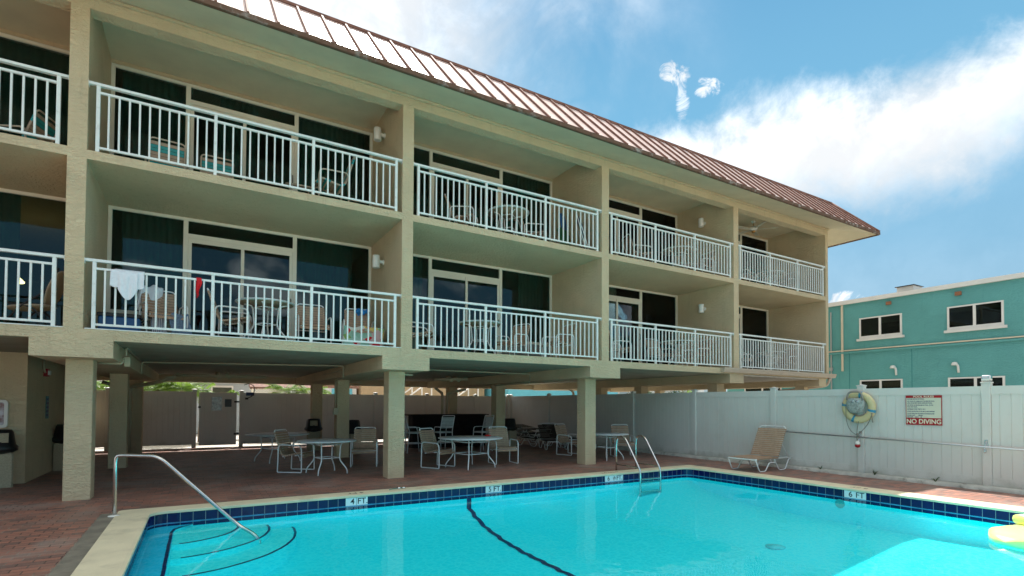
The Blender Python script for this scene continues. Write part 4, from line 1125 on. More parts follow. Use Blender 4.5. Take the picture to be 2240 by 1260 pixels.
# ------------------------------------------------------------------ fences
FX = 12.42
def boards(q, L, z0, z1, f, groove=.156, th=.02):
    """tongue and groove face: flat boards parted by small grooves, both sides"""
    a = 0.0; prof = []
    while a < L-.001:
        e = min(L, a+groove)
        prof += [(a+.004, -th), (e-.004, -th), (e, -th+.007)]
        a = e
    back = [(p[0], th*1.0) for p in prof][::-1]
    q.prism(prof+[(L, th), (0, th)], lambda s, d, z: f(s, d, z), z0, z1)
def fence_run(name, label, f, posts, zt, zb, skip=(), caps=True, base=0.0):
    t = thing(name, label, 'fence', f(0, 0, 0))
    for i, s in enumerate(posts):
        q = MB(); pts = [f(s-.065, -.065, 0), f(s+.065, .065, 0)]
        x0, x1 = sorted((pts[0][0], pts[1][0])); y0, y1 = sorted((pts[0][1], pts[1][1]))
        q.cbox(x0, x1, y0, y1, base, zt+.055, .006); po = q.build('post', 'vinyl', t, True)
        q = MB(); xm, ym = (x0+x1)/2, (y0+y1)/2
        for (g0, z0, z1) in ((.075, zt+.055, zt+.075),): q.box(xm-g0, xm+g0, ym-g0, ym+g0, z0, z1)
        q.lathe([(.098, zt+.076), (.0, zt+.10)], (xm, ym, 0), 4, False); o = q.build('post_cap', 'vinyl'); o.parent = po
    for i, (a, c) in enumerate(zip(posts, posts[1:])):
        if i in skip: continue
        s0, s1 = a+.066, c-.066
        q = MB(); boards(q, s1-s0, zb+.13, zt-.13, lambda s, d, z, s0=s0: f(s0+s, d, z)); p_ = q.build('panel', 'vinyl', t, True)
        for (z0, z1) in ((zt-.15, zt), (zb, zb+.15)):
            q = MB(); A, B = f(s0, -.032, 0), f(s1, .032, 0); x0, x1 = sorted((A[0], B[0])); y0, y1 = sorted((A[1], B[1])); q.box(x0, x1, y0, y1, z0, z1); o = q.build('rail', 'vinyl'); o.parent = p_
    return t
# right hand run goes along y, the front face looks towards -x
RP = [-1.2, 1.35, 3.78, 5.9, 7.93, 10.38, 12.91, 15.35, 17.8, 20.88]
rf = fence_run('vinyl_fence', 'long white vinyl fence carrying the life ring and pool rules sign', lambda s, d, z: (FX+d, s, z), RP, 1.905, .09)
bf = fence_run('vinyl_fence', 'shaded vinyl fence at the back under the building, right of the gate', lambda s, d, z: (s, 20.95+d, z), [1.29, 3.7, 6.1, 8.3, 10.6, 12.28], 1.90, .09)
lf = fence_run('vinyl_fence', 'shaded vinyl fence at the back under the building, left of the gate', lambda s, d, z: (s, 20.95+d, z), [-14.5, -12.1, -9.7, -7.3, -4.9, -2.5, -.14], 1.92, .11)  # leftmost sections, out of view, added to block stray sunlight
gate = thing('fence_gate', 'grey looking vinyl gate with plastic notice sleeve in the back fence', 'gate', (.57, 20.95, 0))
q = MB(); boards(q, 1.14, .20, 1.80, lambda s, d, z: (0+s, 20.95+d, z), .165); pnl = q.build('panel', 'vinyl', gate, True)
q = MB(); q.box(0, 1.14, 20.915, 20.985, 1.76, 1.90); q.box(0, 1.14, 20.915, 20.985, .07, .22); q.box(0, .06, 20.918, 20.982, .221, 1.759); q.box(1.08, 1.14, 20.918, 20.982, .221, 1.759); q.build('gate_frame', 'vinyl', gate, True)
for z in (.42, 1.55): q = MB(); q.box(1.06, 1.23, 20.89, 20.912, z, z+.06); q.build('hinge', 'blackmetal', gate, True)
q = MB(); q.box(-.03, .05, 20.89, 20.91, 1.36, 1.42); q.build('latch', 'blackmetal', gate, True)
b = MB(); b.box(.37, .68, 20.918, 20.926, 1.27, 1.75); tag(b.build('notice_sleeve', 'film'), 'crinkled clear plastic notice sleeve fixed to the gate', 'notice')
b = MB(); b.box(.77, .98, 20.918, 20.926, 1.40, 1.67); tag(b.build('notice_board', 'slate'), 'small dark notice beside the plastic sleeve on the gate', 'notice')
b = MB(); b.box(1.43, 1.69, 20.885, 20.915, 1.80, 1.92); tag(b.build('blue_plate', 'ink_blue'), 'small dark blue plate on the fence top beside the gate', 'plate')
b = MB(); b.tube(bez([(1.35,20.6,2.17),(1.50,20.7,2.24),(1.72,20.84,2.12),(1.66,20.86,1.80),(1.46,20.86,1.70)], .12, 5), .014, 6); b.box(1.40, 1.50, 20.83, 20.89, 1.66, 1.73); tag(b.build('hanging_cable', 'black'), 'black cable hanging over the fence beside the gate', 'cable')
# rough concrete curb under the right fence
b = MB(); NY = 120
def curb_p(i, k):
    y = 1.0+19.8*i/NY; r_ = math.sin(i*1.7)*.012+math.sin(i*.53)*.015+math.sin(i*4.1)*.006
    return [(FX-.13+r_, y, .0), (FX-.125+r_*.8, y, .055+r_*.6), (FX-.05, y, .085), (FX+.12, y, .085)][k]
g = [[b.P(curb_p(i, k)) for k in range(4)] for i in range(NY+1)]
for i in range(NY):
    for k in range(3): b.face((g[i][k], g[i+1][k], g[i+1][k+1], g[i][k+1]), True)
tag(b.build('fence_curb', 'curb'), 'rough mossy concrete curb along the foot of the white fence', 'curb')
for k, (y, h) in enumerate(((5.62, .12), (4.55, .10), (6.75, .09))):
    q = MB()
    for j in range(7):
        a = rng.uniform(0, 6.28); L = h*rng.uniform(.6, 1.1); q.tube([(FX-.09, y, .06), (FX-.09+.03*math.cos(a), y+.03*math.sin(a), .06+L*.7), (FX-.09+.07*math.cos(a), y+.07*math.sin(a), .06+L)], [.004,.006,.001], 4)
    tag(q.build('weed', 'leaf'), ('small green weed at the curb below the pool rules sign', 'small weed at the curb beside the sunlit paving', 'small weed at the curb near the life ring post')[(0, 1, 2)[k]], 'weed')

# things on the right fence
sg = thing('pool_rules_sign', 'red and cream pool rules sign ending in NO DIVING', 'sign', (FX-.075, 4.75, 1.45))
q = MB(); q.box(FX-.042, FX-.034, 4.447, 5.053, 1.155, 1.745); q.build('plate', 'sign_red', sg, True)
q = MB(); q.box(FX-.0445, FX-.0421, 4.459, 5.041, 1.297, 1.695); q.build('text_panel', 'sign_cream', sg, True)
text('POOL RULES', .052, (FX-.0430, 4.75, 1.720), FACE_SIDE, 'lettercream', sg, 'heading', .0012, sx=1.18)
text('NO DIVING', .124, (FX-.0430, 4.75, 1.222), FACE_SIDE, 'lettercream', sg, 'warning', .0035, sx=.90)
lines = ['SHOWER BEFORE ENTERING.', 'NO GLASS OR ANIMALS IN THE FENCED POOL', 'AREA (OR 50 FEET FROM UNFENCED POOL).', 'NO FOOD OR BEVERAGES IN POOL OR ON', 'POOL WET DECK.', 'MAXIMUM WATER TEMP. IS 104 F.',
         'DO NOT USE THE POOL IF YOU ARE ILL WITH DIARRHEA', 'DO NOT SWALLOW THE WATER, IT IS RECIRCULATED', 'BATHING LOAD:            PERSONS', 'POOL HOURS:        A.M. TO        P.M.']
zz = [1.672, 1.628, 1.592, 1.550, 1.514, 1.470, 1.425, 1.381, 1.345, 1.312]
wid = [.34, .55, .52, .50, .20, .40, .565, .535, .37, .39]
for body, z, w in zip(lines, zz, wid):
    text(body, .031, (FX-.0452, 5.025, z), FACE_SIDE, 'ink_blue', sg, 'rule_line', .0006, 'LEFT', sx=w/(len(body)*.0205))
ring = thing('life_ring', 'cream life ring with blue tape bands hung on a fence post', 'life ring', (FX-.13, 5.9, 1.50))
q = MB(); q.X = Matrix.Rotation(R(90), 4, 'Y')
NR = 48
def tor(a, b_): rr = .265+.078*math.cos(b_); return (rr*math.cos(a), rr*math.sin(a), .055*math.sin(b_))
gg_ = [[q.P(tor(2*PI*i/NR, 2*PI*k/12)) for k in range(12)] for i in range(NR)]
for i in range(NR):
    for k in range(12): q.face((gg_[i][k], gg_[(i+1) % NR][k], gg_[(i+1) % NR][(k+1) % 12], gg_[i][(k+1) % 12]), True)
q.build('ring', 'ring', ring)
for a0 in (20, 100, 190, 285):
    q = MB(); q.X = Matrix.Rotation(R(90), 4, 'Y')
    def tb_(a, b_): rr = .265+.081*math.cos(b_); return (rr*math.cos(a), rr*math.sin(a), .058*math.sin(b_))
    h_ = [[q.P(tb_(R(a0-5+10*i/3), 2*PI*k/12)) for k in range(12)] for i in range(4)]
    for i in range(3):
        for k in range(12): q.face((h_[i][k], h_[i+1][k], h_[i+1][(k+1) % 12], h_[i][(k+1) % 12]), True)
    q.build('tape_band', 'ring_blue', ring)
q = MB()
q.tube(bez([(-.07,.30,.10),(-.08,.22,.02),(-.08,.22,-.28),(-.06,.16,-.50),(-.05,.03,-.60)], .1, 5), .007, 6)
q.tube(bez([(-.07,-.30,-.12),(-.07,-.22,-.36),(-.05,-.02,-.58)], .15, 5), .007, 6); q.tube(bez([(-.07,-.03,-.30),(-.06,.02,-.56),(-.06,0,-.80)], .1, 4), .006, 6)
q.tube([(-.08,-.29,-.12),(-.09,-.30,-.2),(-.08,-.31,-.32)], .008, 6); q.tube([(-.07,.0,-.56),(-.07,-.01,-.64)], .022, 8)
q.build('throw_rope', 'rope', ring)
bg = thing('mask_bag', 'grey mesh bag of swim masks hung inside the life ring', 'bag', (FX-.20, 5.93, 1.56))
q = MB(); q.X = Matrix.Diagonal((.35, 1, 1, 1)); q.lathe([(.02,-.20),(.12,-.18),(.18,-.08),(.19,.04),(.17,.12),(.15,.14),(.0,.10)], (0,0,0), 20); q.build('pouch', 'bag', bg)
q = MB(); q.tube(bez([(-.03,.16,.10),(-.03,.13,.28),(-.03,-.13,.28),(-.03,-.16,.10)], .1, 5), .022, 8); q.build('handle', mat('grey_webbing', (.27,.25,.22), .8), bg)
for y in (-.06, .03): q = MB(); q.X = Matrix.Translation((-.055, y, .07)) @ Matrix.Rotation(R(-90), 4, 'Y'); q.lathe([(.0,-.02),(.035,-.02),(.035,.01),(.0,.014)], (0,0,0), 12); q.build('mask_lens', 'film', bg)
by = thing('rope_buoy', 'small white and red float hanging on the rope below the ring', 'buoy', (FX-.19, 5.9, .70))
q = MB(); q.lathe([(.012,.08),(.035,.06),(.05,.02),(.05,.0),(.0,.0)], (0,0,0), 16); q.build('cap', 'lamp_white', by)
q = MB(); q.lathe([(.05,-.001),(.052,-.03),(.04,-.06),(.0,-.075)], (0,0,0), 16); q.build('bowl', 'sign_red', by)
pl = thing('pool_pole', 'long thin aluminium pole resting on hooks along the white fence', 'pole', (FX-.12, 4.4, .82))
q = MB(); q.tube([(0, -3.4, -.105), (0, 3.45, .085)], .0155, 10); q.build('shaft', 'alu', pl)
for y, zz_ in ((3.78, .80), (5.9, .86)):
    q = MB(); q.tube(bez([(FX-.066,y,zz_+.10),(FX-.09,y,zz_+.06),(FX-.10,y,zz_-.10),(FX-.14,y,zz_-.12),(FX-.15,y,zz_-.02)], .02, 3), .011, 6); q.box(FX-.074, FX-.066, y-.025, y+.025, zz_-.02, zz_+.12)
    tag(q.build('pole_hook', 'steel'), 'metal hook holding the pole on the post %s' % ('with the chrome lamp' if y < 4 else 'behind the life ring'), 'hook', 'hooks for the pool pole')
lm = thing('post_lamp', 'faceted chrome lamp standing on a fence post top', 'lamp', (FX, 3.78, 2.006))
q = MB(); q.box(-.06, .06, -.06, .06, .0, .03); q.build('base', 'lamp_white', lm)
q = MB(); q.cbox(-.058, .058, -.07, .07, .031, .10, .018); q.build('lens', 'chrome', lm)

# service room wall: fire alarm, blue sign, framed print
al = thing('fire_alarm', 'red fire alarm box with white strobe on the service room wall', 'alarm', (-2.80, 14.45, 2.15))
q = MB(); q.box(.001, .07, -.07, .07, -.08, .08); q.build('housing', 'sign_red', al)
q = MB(); q.box(.0705, .10, -.06, .06, -.05, .04); q.build('strobe', 'lamp_white', al)
q = MB(); q.tube(bez([(.03,-.20,.31),(.03,-.20,.08),(.03,-.08,.0)], .06, 4), .02, 6); q.build('conduit', 'pipe', al)
b = MB(); b.box(-2.799, -2.79, 14.62, 14.86, 1.18, 1.66); bs = tag(b.build('blue_sign', mat('teal_sign_panel', (.05, .20, .22), .5)), 'narrow blue sign on the service room wall below the alarm', 'sign')
b = MB()
for k in range(5): b.box(-2.7895, -2.7875, 14.65, 14.83, 1.23+k*.085, 1.275+k*.085)
o = b.build('emblem', 'ink_blue'); o.parent = bs
pt = thing('framed_print', 'framed picture with pale rounded frame at the left edge', 'picture', (-3.32, 13.2, 1.31))
q = MB(); outl = round_rect(-.27,.27,-.26,.26,.06); innl = round_rect(-.22,.22,-.21,.21,.03)
A = [q.P((p[0], -.05, p[1])) for p in outl]; B = [q.P((p[0], -.05, p[1])) for p in innl]; C0 = [q.P((p[0], -.001, p[1])) for p in outl]; D0 = [q.P((p[0], -.02, p[1])) for p in innl]
nn = len(A)
for k in range(nn):
    j = (k+1) % nn; q.face((A[k],A[j],B[j],B[k])); q.face((A[k],C0[k],C0[j],A[j])); q.face((B[k],B[j],D0[j],D0[k]))
q.build('frame', 'lamp_white', pt)
q = MB(); q.box(-.22, .22, -.021, -.002, -.21, .21); q.build('print', 'poster', pt)

# ------------------------------------------------------------------ neighbouring buildings
tl = thing('teal_building', 'two storey teal stucco building with flat white edged roof', 'building', (27, 6, 0))
q = MB(); q.box(23, 33, -7, 17.2, 0, 5.74); q.build('wall', 'teal', tl, True)
q = MB(); q.box(22.90, 33.1, -7.1, 17.3, 5.741, 5.90); q.build('roof_edge', 'roofwhite', tl, True)
q = MB(); q.box(23.15, 23.85, 9.15, 9.70, 5.901, 6.12); q.build('roof_vent', 'vent', tl, True)
q = MB(); q.box(23.1, 23.9, 9.10, 9.75, 6.121, 6.15); q.build('vent_lid', 'black', tl, True)
def teal_window(y0, y1, z0, z1, sill=True):
    q = MB(); x0, x1 = 22.955, 22.999
    ym = (y0+y1)/2
    for bx in ((y0, y0+.06, z0, z1), (y1-.06, y1, z0, z1), (ym-.04, ym+.04, z0, z1), (y0+.06, ym-.04, z1-.05, z1), (ym+.04, y1-.06, z1-.05, z1), (y0+.06, ym-.04, z0, z0+.10), (ym+.04, y1-.06, z0, z0+.10)): q.box(x0, x1, *bx)
    w = q.build('window', 'roofwhite', tl, True)
    for a, c in ((y0+.061, ym-.041), (ym+.041, y1-.061)):
        q = MB(); q.box(22.975, 22.98, a, c, z0+.101, z1-.051); o = q.build('pane', 'glass_dark'); o.parent = w
        q = MB(); q.box(22.99, 22.997, a, c, z0+.101, z1-.051); o = q.build('backing_panel', 'black'); o.parent = w  # black panel fills the opening behind the glass
        q = MB(); q.box(22.982, 22.986, a, c, (z1-.30 if a < ym-.3 else z0+.12) if y0 > 9 else z1-.22, z1-.052); o = q.build('roller_shade', mat('dark_olive_shade', (.20, .21, .165), .8)); o.parent = w
    if sill: q = MB(); q.box(22.90, 22.998, y0-.08, y1+.08, z0-.09, z0-.002); o = q.build('sill', 'roofwhite'); o.parent = w
teal_window(9.47, 10.97, 4.25, 5.09); teal_window(6.52, 8.06, 4.25, 5.09)
teal_window(9.47, 10.97, 1.6, 2.58); teal_window(6.52, 8.06, 1.6, 2.56); teal_window(14.3, 16.2, 1.5, 2.45); teal_window(3.3, 4.9, 4.25, 5.09)
def tp(name, m, *bx):
    q = MB()
    for e in bx: q.box(*e)
    return q.build(name, m, tl, True)
tp('belt_moulding', 'teal', (22.93, 22.999, -7, 17.2, 3.70, 3.77)); tp('conduit', 'trimcream', (22.94, 22.985, -6.9, 17, 3.80, 3.845))
tp('conduit', 'trimcream', (22.935, 22.99, 11.59, 11.66, 3.846, 5.735), (22.935, 22.99, 11.59, 11.66, 2.98, 3.795)); tp('conduit', 'vent', (22.95, 22.985, 12.06, 12.10, .2, 5.5))
tp('junction_box', 'vent', (22.92, 22.99, 12.02, 12.14, 3.02, 3.16))
tp('wall_vent', 'terracotta', (22.93, 22.99, 9.82, 9.99, 5.48, 5.60)); tp('wall_vent', 'terracotta', (22.93, 22.99, 7.64, 7.82, 5.46, 5.59))
tp('joint_strip', mat('teal_joint', (.05,.27,.26), .8), (22.99, 22.998, 11.36, 11.385, 0, 3.69), (22.99, 22.998, 9.16, 9.185, 0, 3.69))
for y in (9.76, 7.84):
    q = MB(); q.lathe([(.0,.0),(.09,.0),(.10,.02),(.07,.10),(.0,.12)], (22.90, y, 2.99), 12); q.tube(bez([(22.94,y-.05,3.02),(22.92,y-.09,2.96),(22.93,y-.10,2.72)], .05, 3), .035, 8); q.build('plaster_patch', 'lamp_white', tl, True)

gh = thing('siding_house', 'pale grey sided house with brown roof seen over the back fence', 'house', (3, 34, 0))
q = MB(); q.box(-8, 4.2, 31, 38, 0, 3.4)
q.build('wall', 'grey_siding', gh, True)
q = MB()
for k in range(30): q.box(-8.02, 4.22, 30.97, 30.999, .1+k*.11, .1+k*.11+.10)
q.build('siding_boards', 'grey_siding', gh, True)
q = MB(); q.prism([(30.2, 3.2), (34.5, 5.2), (38.8, 3.2), (38.8, 3.05), (30.2, 3.05)], lambda a, c, d: (d, a, c), -8.5, 4.7); q.build('roof', 'shingle', gh, True)
q = MB(); q.box(.5, 1.52, 30.90, 30.965, 1.2, 2.44); w = q.build('window', 'roofwhite', gh, True)
q = MB(); q.box(.58, 1.44, 30.88, 30.899, 1.28, 2.34); o = q.build('pane', 'glass_dark'); o.parent = w
q = MB(); q.box(1.9, 6.8, 26.2, 26.3, 2.28, 2.62); q.prism([(25.6,2.26),(27.0,2.9),(27.0,2.75),(25.6,2.15)], lambda a, c, d: (d, a, c), 1.9, 4.6); tag(q.build('porch_roof', 'shingle'), 'brown shingled porch roof beyond the back fence', 'roof')
lt = MB()
for k in range(22):
    x = 1.9+k*.10; lt.obox((x, 23.5, 1.95), (.022, .01, .5), (0, R(45), 0)); lt.obox((x, 23.512, 1.95), (.022, .01, .5), (0, R(-45), 0))
lt.box(1.8, 4.3, 23.49, 23.53, 1.60, 1.70); lt.box(1.8, 1.86, 23.48, 23.54, 0, 2.1); lt.box(4.2, 4.26, 23.48, 23.54, 0, 2.1)
tag(lt.build('lattice_screen', 'roofwhite'), 'white lattice screen behind the back fence', 'lattice')
ta = thing('tan_building', 'tan stucco building with outside stairs beyond the back fence', 'building', (14, 38, 0))
q = MB(); q.box(9.5, 19.0, 36, 44, 0, 6.2); q.build('wall', 'tan_wall', ta, True)
q = MB(); q.box(11.9, 12.3, 35.85, 35.99, 2.2, 2.75); q.build('meter_box', 'roofwhite', ta, True)
def stair(x0, x1, z0, z1, label, y):
    t = thing('stair_railing', label, 'railing', ((x0+x1)/2, y, z0), 0, 'white stair rails beyond the fence')
    q = MB()
    for dz in (0, .42): q.tube([(x0, y, z0+dz), (x1, y, z1+dz)], .045, 6)
    q.build('rail', 'roofwhite', t, True)
    q = MB()
    for k in range(4): f_ = k/3; x = x0+(x1-x0)*f_; z = z0+(z1-z0)*f_; q.box(x-.035, x+.035, y-.035, y+.035, z-1.2, z+.44)
    q.build('post', 'roofwhite', t, True)
stair(11.0, 13.0, 1.7, 3.1, 'white sloping stair rail left, in front of the tan building', 32); stair(14.2, 16.4, 1.6, 3.1, 'white sloping stair rail right, in front of the tan building', 32)
wh = thing('white_house', 'white house with small blue windows beyond the back fence', 'house', (8.3, 40, 0))
q = MB(); q.box(7.4, 9.3, 36.5, 43, 0, 5.5); q.build('wall', 'roofwhite', wh, True)
for k in range(3): q = MB(); q.box(7.65+k*.5, 8.0+k*.5, 36.44, 36.499, 2.1, 2.55); q.build('window', 'aqua', wh, True)
aq = thing('aqua_house', 'aqua sided house with white stair seen under the building', 'house', (24, 36, 0))
q = MB(); q.box(19.4, 30.0, 33, 40, 0, 4.6); q.build('wall', 'aqua', aq, True)
q = MB(); q.prism([(32.2,4.4),(36.5,6.3),(40.8,4.4),(40.8,4.25),(32.2,4.25)], lambda a, c, d: (d, a, c), 19.0, 30.4); q.build('roof', 'roofwhite', aq, True)
q = MB()
for k in range(9): q.box(24.6+k*.26, 24.6+k*.26+.30, 31.6, 32.6, 1.2+k*.2, 1.26+k*.2)
q.tube([(24.5, 31.6, 1.9), (27.2, 31.6, 4.0)], .05, 6); q.build('stair', 'roofwhite', aq, True)
gy = thing('grey_house', 'pale house with white trim far beyond the fence at right', 'house', (38, 40, 0))
q = MB(); q.box(31.0, 46, 36, 44, 0, 5.0); q.build('wall', mat('pale_blue_wall', (.45,.55,.58), .8), gy, True)
q = MB()
for k in range(6): q.box(31.6+k*2.3, 32.9+k*2.3, 35.94, 35.999, 2.4, 3.6)
q.build('window', 'roofwhite', gy, True)
q = MB(); q.box(30.6, 46.4, 35.4, 44.4, 5.001, 5.3); q.build('roof', 'roofwhite', gy, True)

# ------------------------------------------------------------------ plants
def frond(q, base, az, L, lift, droop, n=16):
    pts = []
    for k in range(n+1):
        t = k/n; r_ = L*t*(1-.15*t); z = lift*L*t - droop*L*t*t
        pts.append(Vector((base[0]+r_*math.cos(az), base[1]+r_*math.sin(az), base[2]+z)))
    q.tube(pts[::2], [.012*(1-.8*k/len(pts[::2])) for k in range(len(pts[::2]))], 4)
    side = Vector((-math.sin(az), math.cos(az), 0))
    for k in range(3, n+1):
        t = k/n; l = .34*L*math.sin(PI*min(1, t*.9+.08))**.7; d = (pts[k]-pts[k-1]).normalized()
        for s in (-1, 1):
            tip = pts[k]+side*s*l*.8+d*l*.55+Vector((0,0,-l*.35)); w = d*.03
            mid = pts[k]+side*s*l*.45+d*l*.28
            q.poly([pts[k]-w*.6, mid-w+Vector((0,0,.0)), tip, mid+w])
def palm(x, y, h, L, nf, label, seed):
    r_ = random.Random(seed); t = thing('palm_tree', label, 'palm', (x, y, 0), 0, 'palms beyond the back fence')
    q = MB(); q.tube([(0,0,0), (.03,.02,h*.5), (0,0,h)], [.09,.075,.08], 8); q.build('trunk', 'bark', t)
    q = MB()
    for k in range(nf): frond(q, (0,0,h), k*2.4+r_.uniform(-.3,.3), L*r_.uniform(.7,1.1), r_.uniform(.05,.9), r_.uniform(.25,.75))
    q.build('crown', 'palm', t)
palm(-1.35, 23.6, 2.0, 1.15, 26, 'bushy palm leftmost above the fence panel beside the gate', 1)
palm(-.55, 23.2, 2.0, 1.1, 26, 'bushy palm just left of the gate above the fence', 2)
palm(.05, 24.0, 1.95, .9, 20, 'smaller palm right behind the gate post', 8)
palm(1.15, 24.2, 1.9, .5, 10, 'thin young palm sticking up above the gate', 3)
palm(3.15, 23.8, 2.0, 1.1, 26, 'bushy palm behind the farthest back column', 4)
palm(4.1, 23.6, 1.95, 1.0, 22, 'bushy palm between the two shaded back columns', 5)
palm(-3.35, 23.8, 2.0, 1.1, 22, 'palm seen left of the shaded left column', 6)
palm(36.5, 31, 2.2, 1.3, 18, 'distant palm beyond the fence under the right end beam', 7)
def leafy(x, y, h, rad, n, label, seed):
    r_ = random.Random(seed); t = thing('leafy_tree', label, 'tree', (x, y, 0), 0, 'leafy trees beyond the fence')
    q = MB(); q.tube([(0,0,0), (.05,0,h*.4), (0,.05,h*.8)], [.14,.11,.05], 8)
    for k in range(6): a = r_.uniform(0,6.28); q.tube([(0,0,h*.45), (rad*.7*math.cos(a), rad*.7*math.sin(a), h*.8)], [.05,.015], 6)
    q.build('trunk', 'bark', t)
    q = MB()
    cl = [(Vector((r_.gauss(0,1), r_.gauss(0,1), r_.gauss(0,.8)))*rad*.5, rad*r_.uniform(.25,.5)) for _ in range(26)]
    for k in range(n):
        c, rr = r_.choice(cl); p = c+Vector((r_.gauss(0,1), r_.gauss(0,1), r_.gauss(0,1)))*rr*.5+Vector((0,0,h*.85))
        a = Vector((r_.gauss(0,1), r_.gauss(0,1), r_.gauss(0,.6))).normalized(); b2 = a.orthogonal().normalized(); s = r_.uniform(.05,.11)
        q.poly([p-a*s, p-b2*s*.5, p+a*s, p+b2*s*.5])
    q.build('crown', 'leaf', t)
leafy(21.6, 35.0, 3.6, 1.6, 2500, 'dark leafy tree beyond the fence left of the aqua house', 11)
leafy(33.2, 33.5, 3.6, 1.3, 2000, 'bright leafy tree beyond the fence right of the third column', 12)
leafy(38.5, 33.5, 3.8, 1.5, 2000, 'leafy tree beyond the fence under the last bays', 13)

# ------------------------------------------------------------------ sky and sun
SUN_AZ = math.atan2(.25, .60); SUN_EL = math.atan2(1.0, math.hypot(.25, .60))
w = bpy.data.worlds.new('World'); sc.world = w; w.use_nodes = True
T = NT(w.node_tree); bgn = T.n['Background']
sky = T.add('ShaderNodeTexSky', sky_type='NISHITA'); sky.sun_disc = False; sky.sun_elevation = SUN_EL; sky.sun_rotation = SUN_AZ
sky.altitude = 0; sky.air_density = 1.0; sky.dust_density = .15; sky.ozone_density = 3.0
SKYS = .12
dirv = T.add('ShaderNodeTexCoord').outputs['Generated']
az = R(30.85)
dot = lambda v: T.add('ShaderNodeVectorMath', {0: dirv, 1: v}, operation='DOT_PRODUCT').outputs['Value']
df, dr, dz = dot((math.sin(az), math.cos(az), 0)), dot((math.cos(az), -math.sin(az), 0)), dot((0,0,1))
front = T.smooth(df, .05, .15); dfs = T.m('MAXIMUM', df, .05)
u, v = T.m('DIVIDE', dr, dfs), T.m('DIVIDE', dz, dfs)
n1 = T.noise(dirv, 5.0, 9, .62, .35); n2 = T.noise(dirv, 14.0, 8, .62, .3); n3 = T.noise(dirv, 2.2, 5, .55)
c1, c2 = T.m('SUBTRACT', n1, .5), T.m('SUBTRACT', n2, .5)
# long white bank whose upper edge climbs to the right
edge = T.m('ADD', T.m('MULTIPLY', T.m('SUBTRACT', u, .267), .307), .525)
d = T.m('ADD', T.m('SUBTRACT', edge, v), T.m('ADD', T.m('MULTIPLY', c1, .24), T.m('MULTIPLY', c2, .13)))
bank = T.m('MULTIPLY', T.smooth(d, -.03, .095), T.m('SUBTRACT', 1.0, T.m('MULTIPLY', T.smooth(T.m('ADD', d, T.m('MULTIPLY', c1, .1)), .10, .30), .93)))
bank = T.m('MULTIPLY', bank, T.smooth(u, .02, .25))
veil = T.m('MULTIPLY', T.smooth(d, -.01, .08), T.m('SUBTRACT', 1.0, T.smooth(v, .15, .48)))
# high thin haze over the roof on the left
hz = T.m('SUBTRACT', 1.0, T.smooth(T.m('ADD', u, T.m('MULTIPLY', c1, .5)), -.32, .12))
thin = T.m('MULTIPLY', T.smooth(T.m('ADD', n3, T.m('MULTIPLY', c1, .5)), .34, .74), T.m('SUBTRACT', 1.0, T.smooth(u, .05, .50)))
n4 = T.noise(dirv, 26.0, 9, .7, .9)
def puff(pu, pv, ru, rv):
    a = T.m('DIVIDE', T.m('SUBTRACT', u, pu), ru); b_ = T.m('DIVIDE', T.m('SUBTRACT', v, pv), rv)
    r2 = T.m('ADD', T.m('MULTIPLY', a, a), T.m('MULTIPLY', b_, b_))
    env = T.smooth(T.m('SUBTRACT', 1.6, r2), .0, 1.6)
    return T.m('MULTIPLY', T.smooth(T.m('ADD', T.m('MULTIPLY', env, .40), T.m('MULTIPLY', T.m('SUBTRACT', n4, .5), 2.6)), .20, .72), T.smooth(env, .0, .35))
puffs = T.m('MAXIMUM', puff(.312, .645, .030, .028), puff(.378, .615, .032, .020))
puffs = T.m('MAXIMUM', puffs, T.m('MULTIPLY', puff(.328, .585, .013, .055), .7))
puffs = T.m('MAXIMUM', puffs, puff(.64, .203, .06, .018))
puffs = T.m('MAXIMUM', puffs, T.m('MULTIPLY', puff(.90, .50, .10, .022), .7))
puffs = T.m('MAXIMUM', puffs, T.m('MULTIPLY', puff(.72, .53, .05, .010), .6))
cl = T.m('MAXIMUM', T.m('MULTIPLY', bank, .97), T.m('MULTIPLY', hz, .92))
cl = T.m('MAXIMUM', cl, T.m('MULTIPLY', thin, .68)); cl = T.m('MAXIMUM', cl, T.m('MULTIPLY', puffs, .86)); cl = T.m('MAXIMUM', cl, T.m('MULTIPLY', veil, .16))
cl = T.m('MULTIPLY', cl, front)
# scattered fair weather clouds low down in the rest of the sky
low = T.m('MULTIPLY', T.smooth(T.m('ADD', n3, T.m('MULTIPLY', c1, .6)), .52, .62), T.m('MULTIPLY', T.smooth(dz, .02, .10), T.m('SUBTRACT', 1.0, T.smooth(dz, .30, .62))))
cl = T.m('MAXIMUM', cl, T.m('MULTIPLY', T.m('MULTIPLY', low, T.m('SUBTRACT', 1.0, front)), .9))
shade = T.m('ADD', .82, T.m('MULTIPLY', T.smooth(T.m('ADD', n2, T.m('MULTIPLY', c1, .8)), .3, .7), .34))
shade = T.m('ADD', shade, T.m('MULTIPLY', T.m('SUBTRACT', 1.0, front), .6))  # clouds behind the viewpoint made brighter to lift the ambient light
cw = T.add('ShaderNodeVectorMath', {0: (4.6, 4.7, 4.8), 3: shade}, operation='SCALE').outputs[0]
hs = T.add('ShaderNodeHueSaturation', {'Hue': .492, 'Saturation': 1.14, 'Value': .86, 'Fac': 1.0, 'Color': sky.outputs[0]}).outputs[0]
grad = T.mix(T.smooth(dz, .0, .42), (.78, 1.62, 2.2, 1), (.80, 2.0, 2.85, 1))
grad = T.mix(T.smooth(dz, .42, .95), grad, (.17, .85, 1.95, 1))
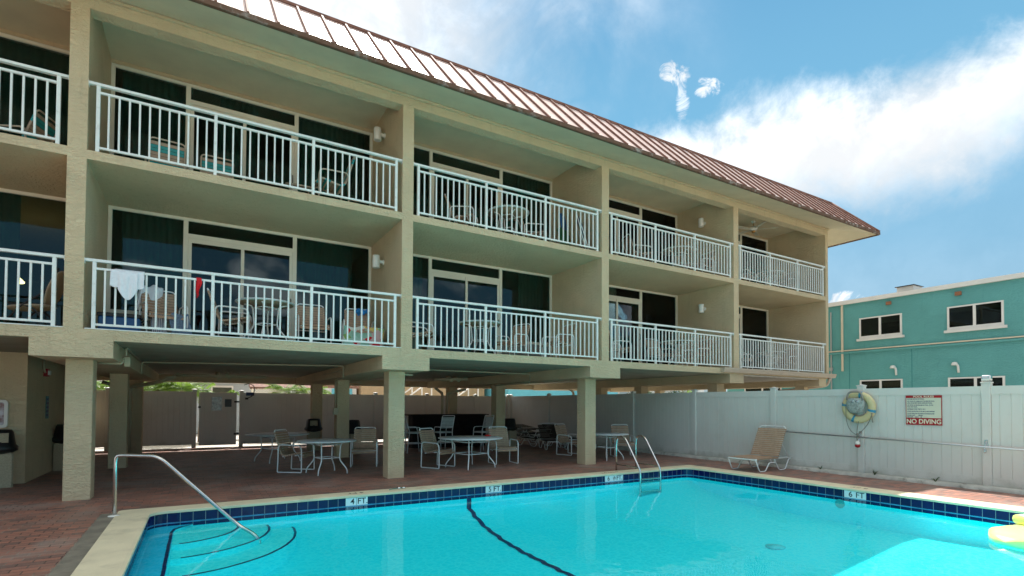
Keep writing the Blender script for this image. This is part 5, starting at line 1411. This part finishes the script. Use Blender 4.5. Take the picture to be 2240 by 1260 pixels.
hs = T.mix(.86, hs, grad)
# bright cloud sheet added overhead, out of view, to whiten the light from above
zen = T.m('MULTIPLY', T.smooth(dz, .60, .78), T.m('ADD', .62, T.m('MULTIPLY', T.smooth(n3, .35, .65), .38)))
sky_all = T.mix(zen, T.mix(cl, hs, cw), (6.4, 6.1, 5.5, 1))
T.l.new(sky_all, bgn.inputs['Color']); bgn.inputs['Strength'].default_value = SKYS

sd = bpy.data.lights.new('sun', 'SUN'); sd.energy = 4.4; sd.angle = R(.53); sd.color = (1, .95, .88)
so = bpy.data.objects.new('sun', sd); col.objects.link(so)
sv = Vector((math.sin(SUN_AZ)*math.cos(SUN_EL), math.cos(SUN_AZ)*math.cos(SUN_EL), math.sin(SUN_EL)))
so.rotation_euler = sv.to_track_quat('Z', 'Y').to_euler(); so.location = sv*60

# ------------------------------------------------------------------ camera
cam = bpy.data.cameras.new('camera'); co = bpy.data.objects.new('camera', cam); col.objects.link(co); sc.camera = co
YAW, PIT, ROL = R(30.848), R(1.339), R(.268)
f0 = Vector((math.sin(YAW), math.cos(YAW), 0)); rt = Vector((math.cos(YAW), -math.sin(YAW), 0))
fw = f0*math.cos(PIT)+Vector((0,0,math.sin(PIT))); up = -f0*math.sin(PIT)+Vector((0,0,math.cos(PIT)))
rx = rt*math.cos(ROL)+up*math.sin(ROL); ux = up*math.cos(ROL)-rt*math.sin(ROL)
Mc = Matrix(((rx.x, ux.x, -fw.x, 0), (rx.y, ux.y, -fw.y, 0), (rx.z, ux.z, -fw.z, 1.523), (0,0,0,1)))
co.matrix_world = Mc
cam.sensor_width = 36; cam.lens = 1145.17/2240*36; cam.shift_y = (858.44-630)/2240
cam.clip_start = .05; cam.clip_end = 4000

sc.view_settings.view_transform = 'Standard'; sc.view_settings.look = 'None'; sc.view_settings.exposure = 1.08; sc.view_settings.gamma = 1
sc.render.engine = 'CYCLES'; sc.cycles.max_bounces = 10; sc.cycles.diffuse_bounces = 5; sc.cycles.transparent_max_bounces = 16
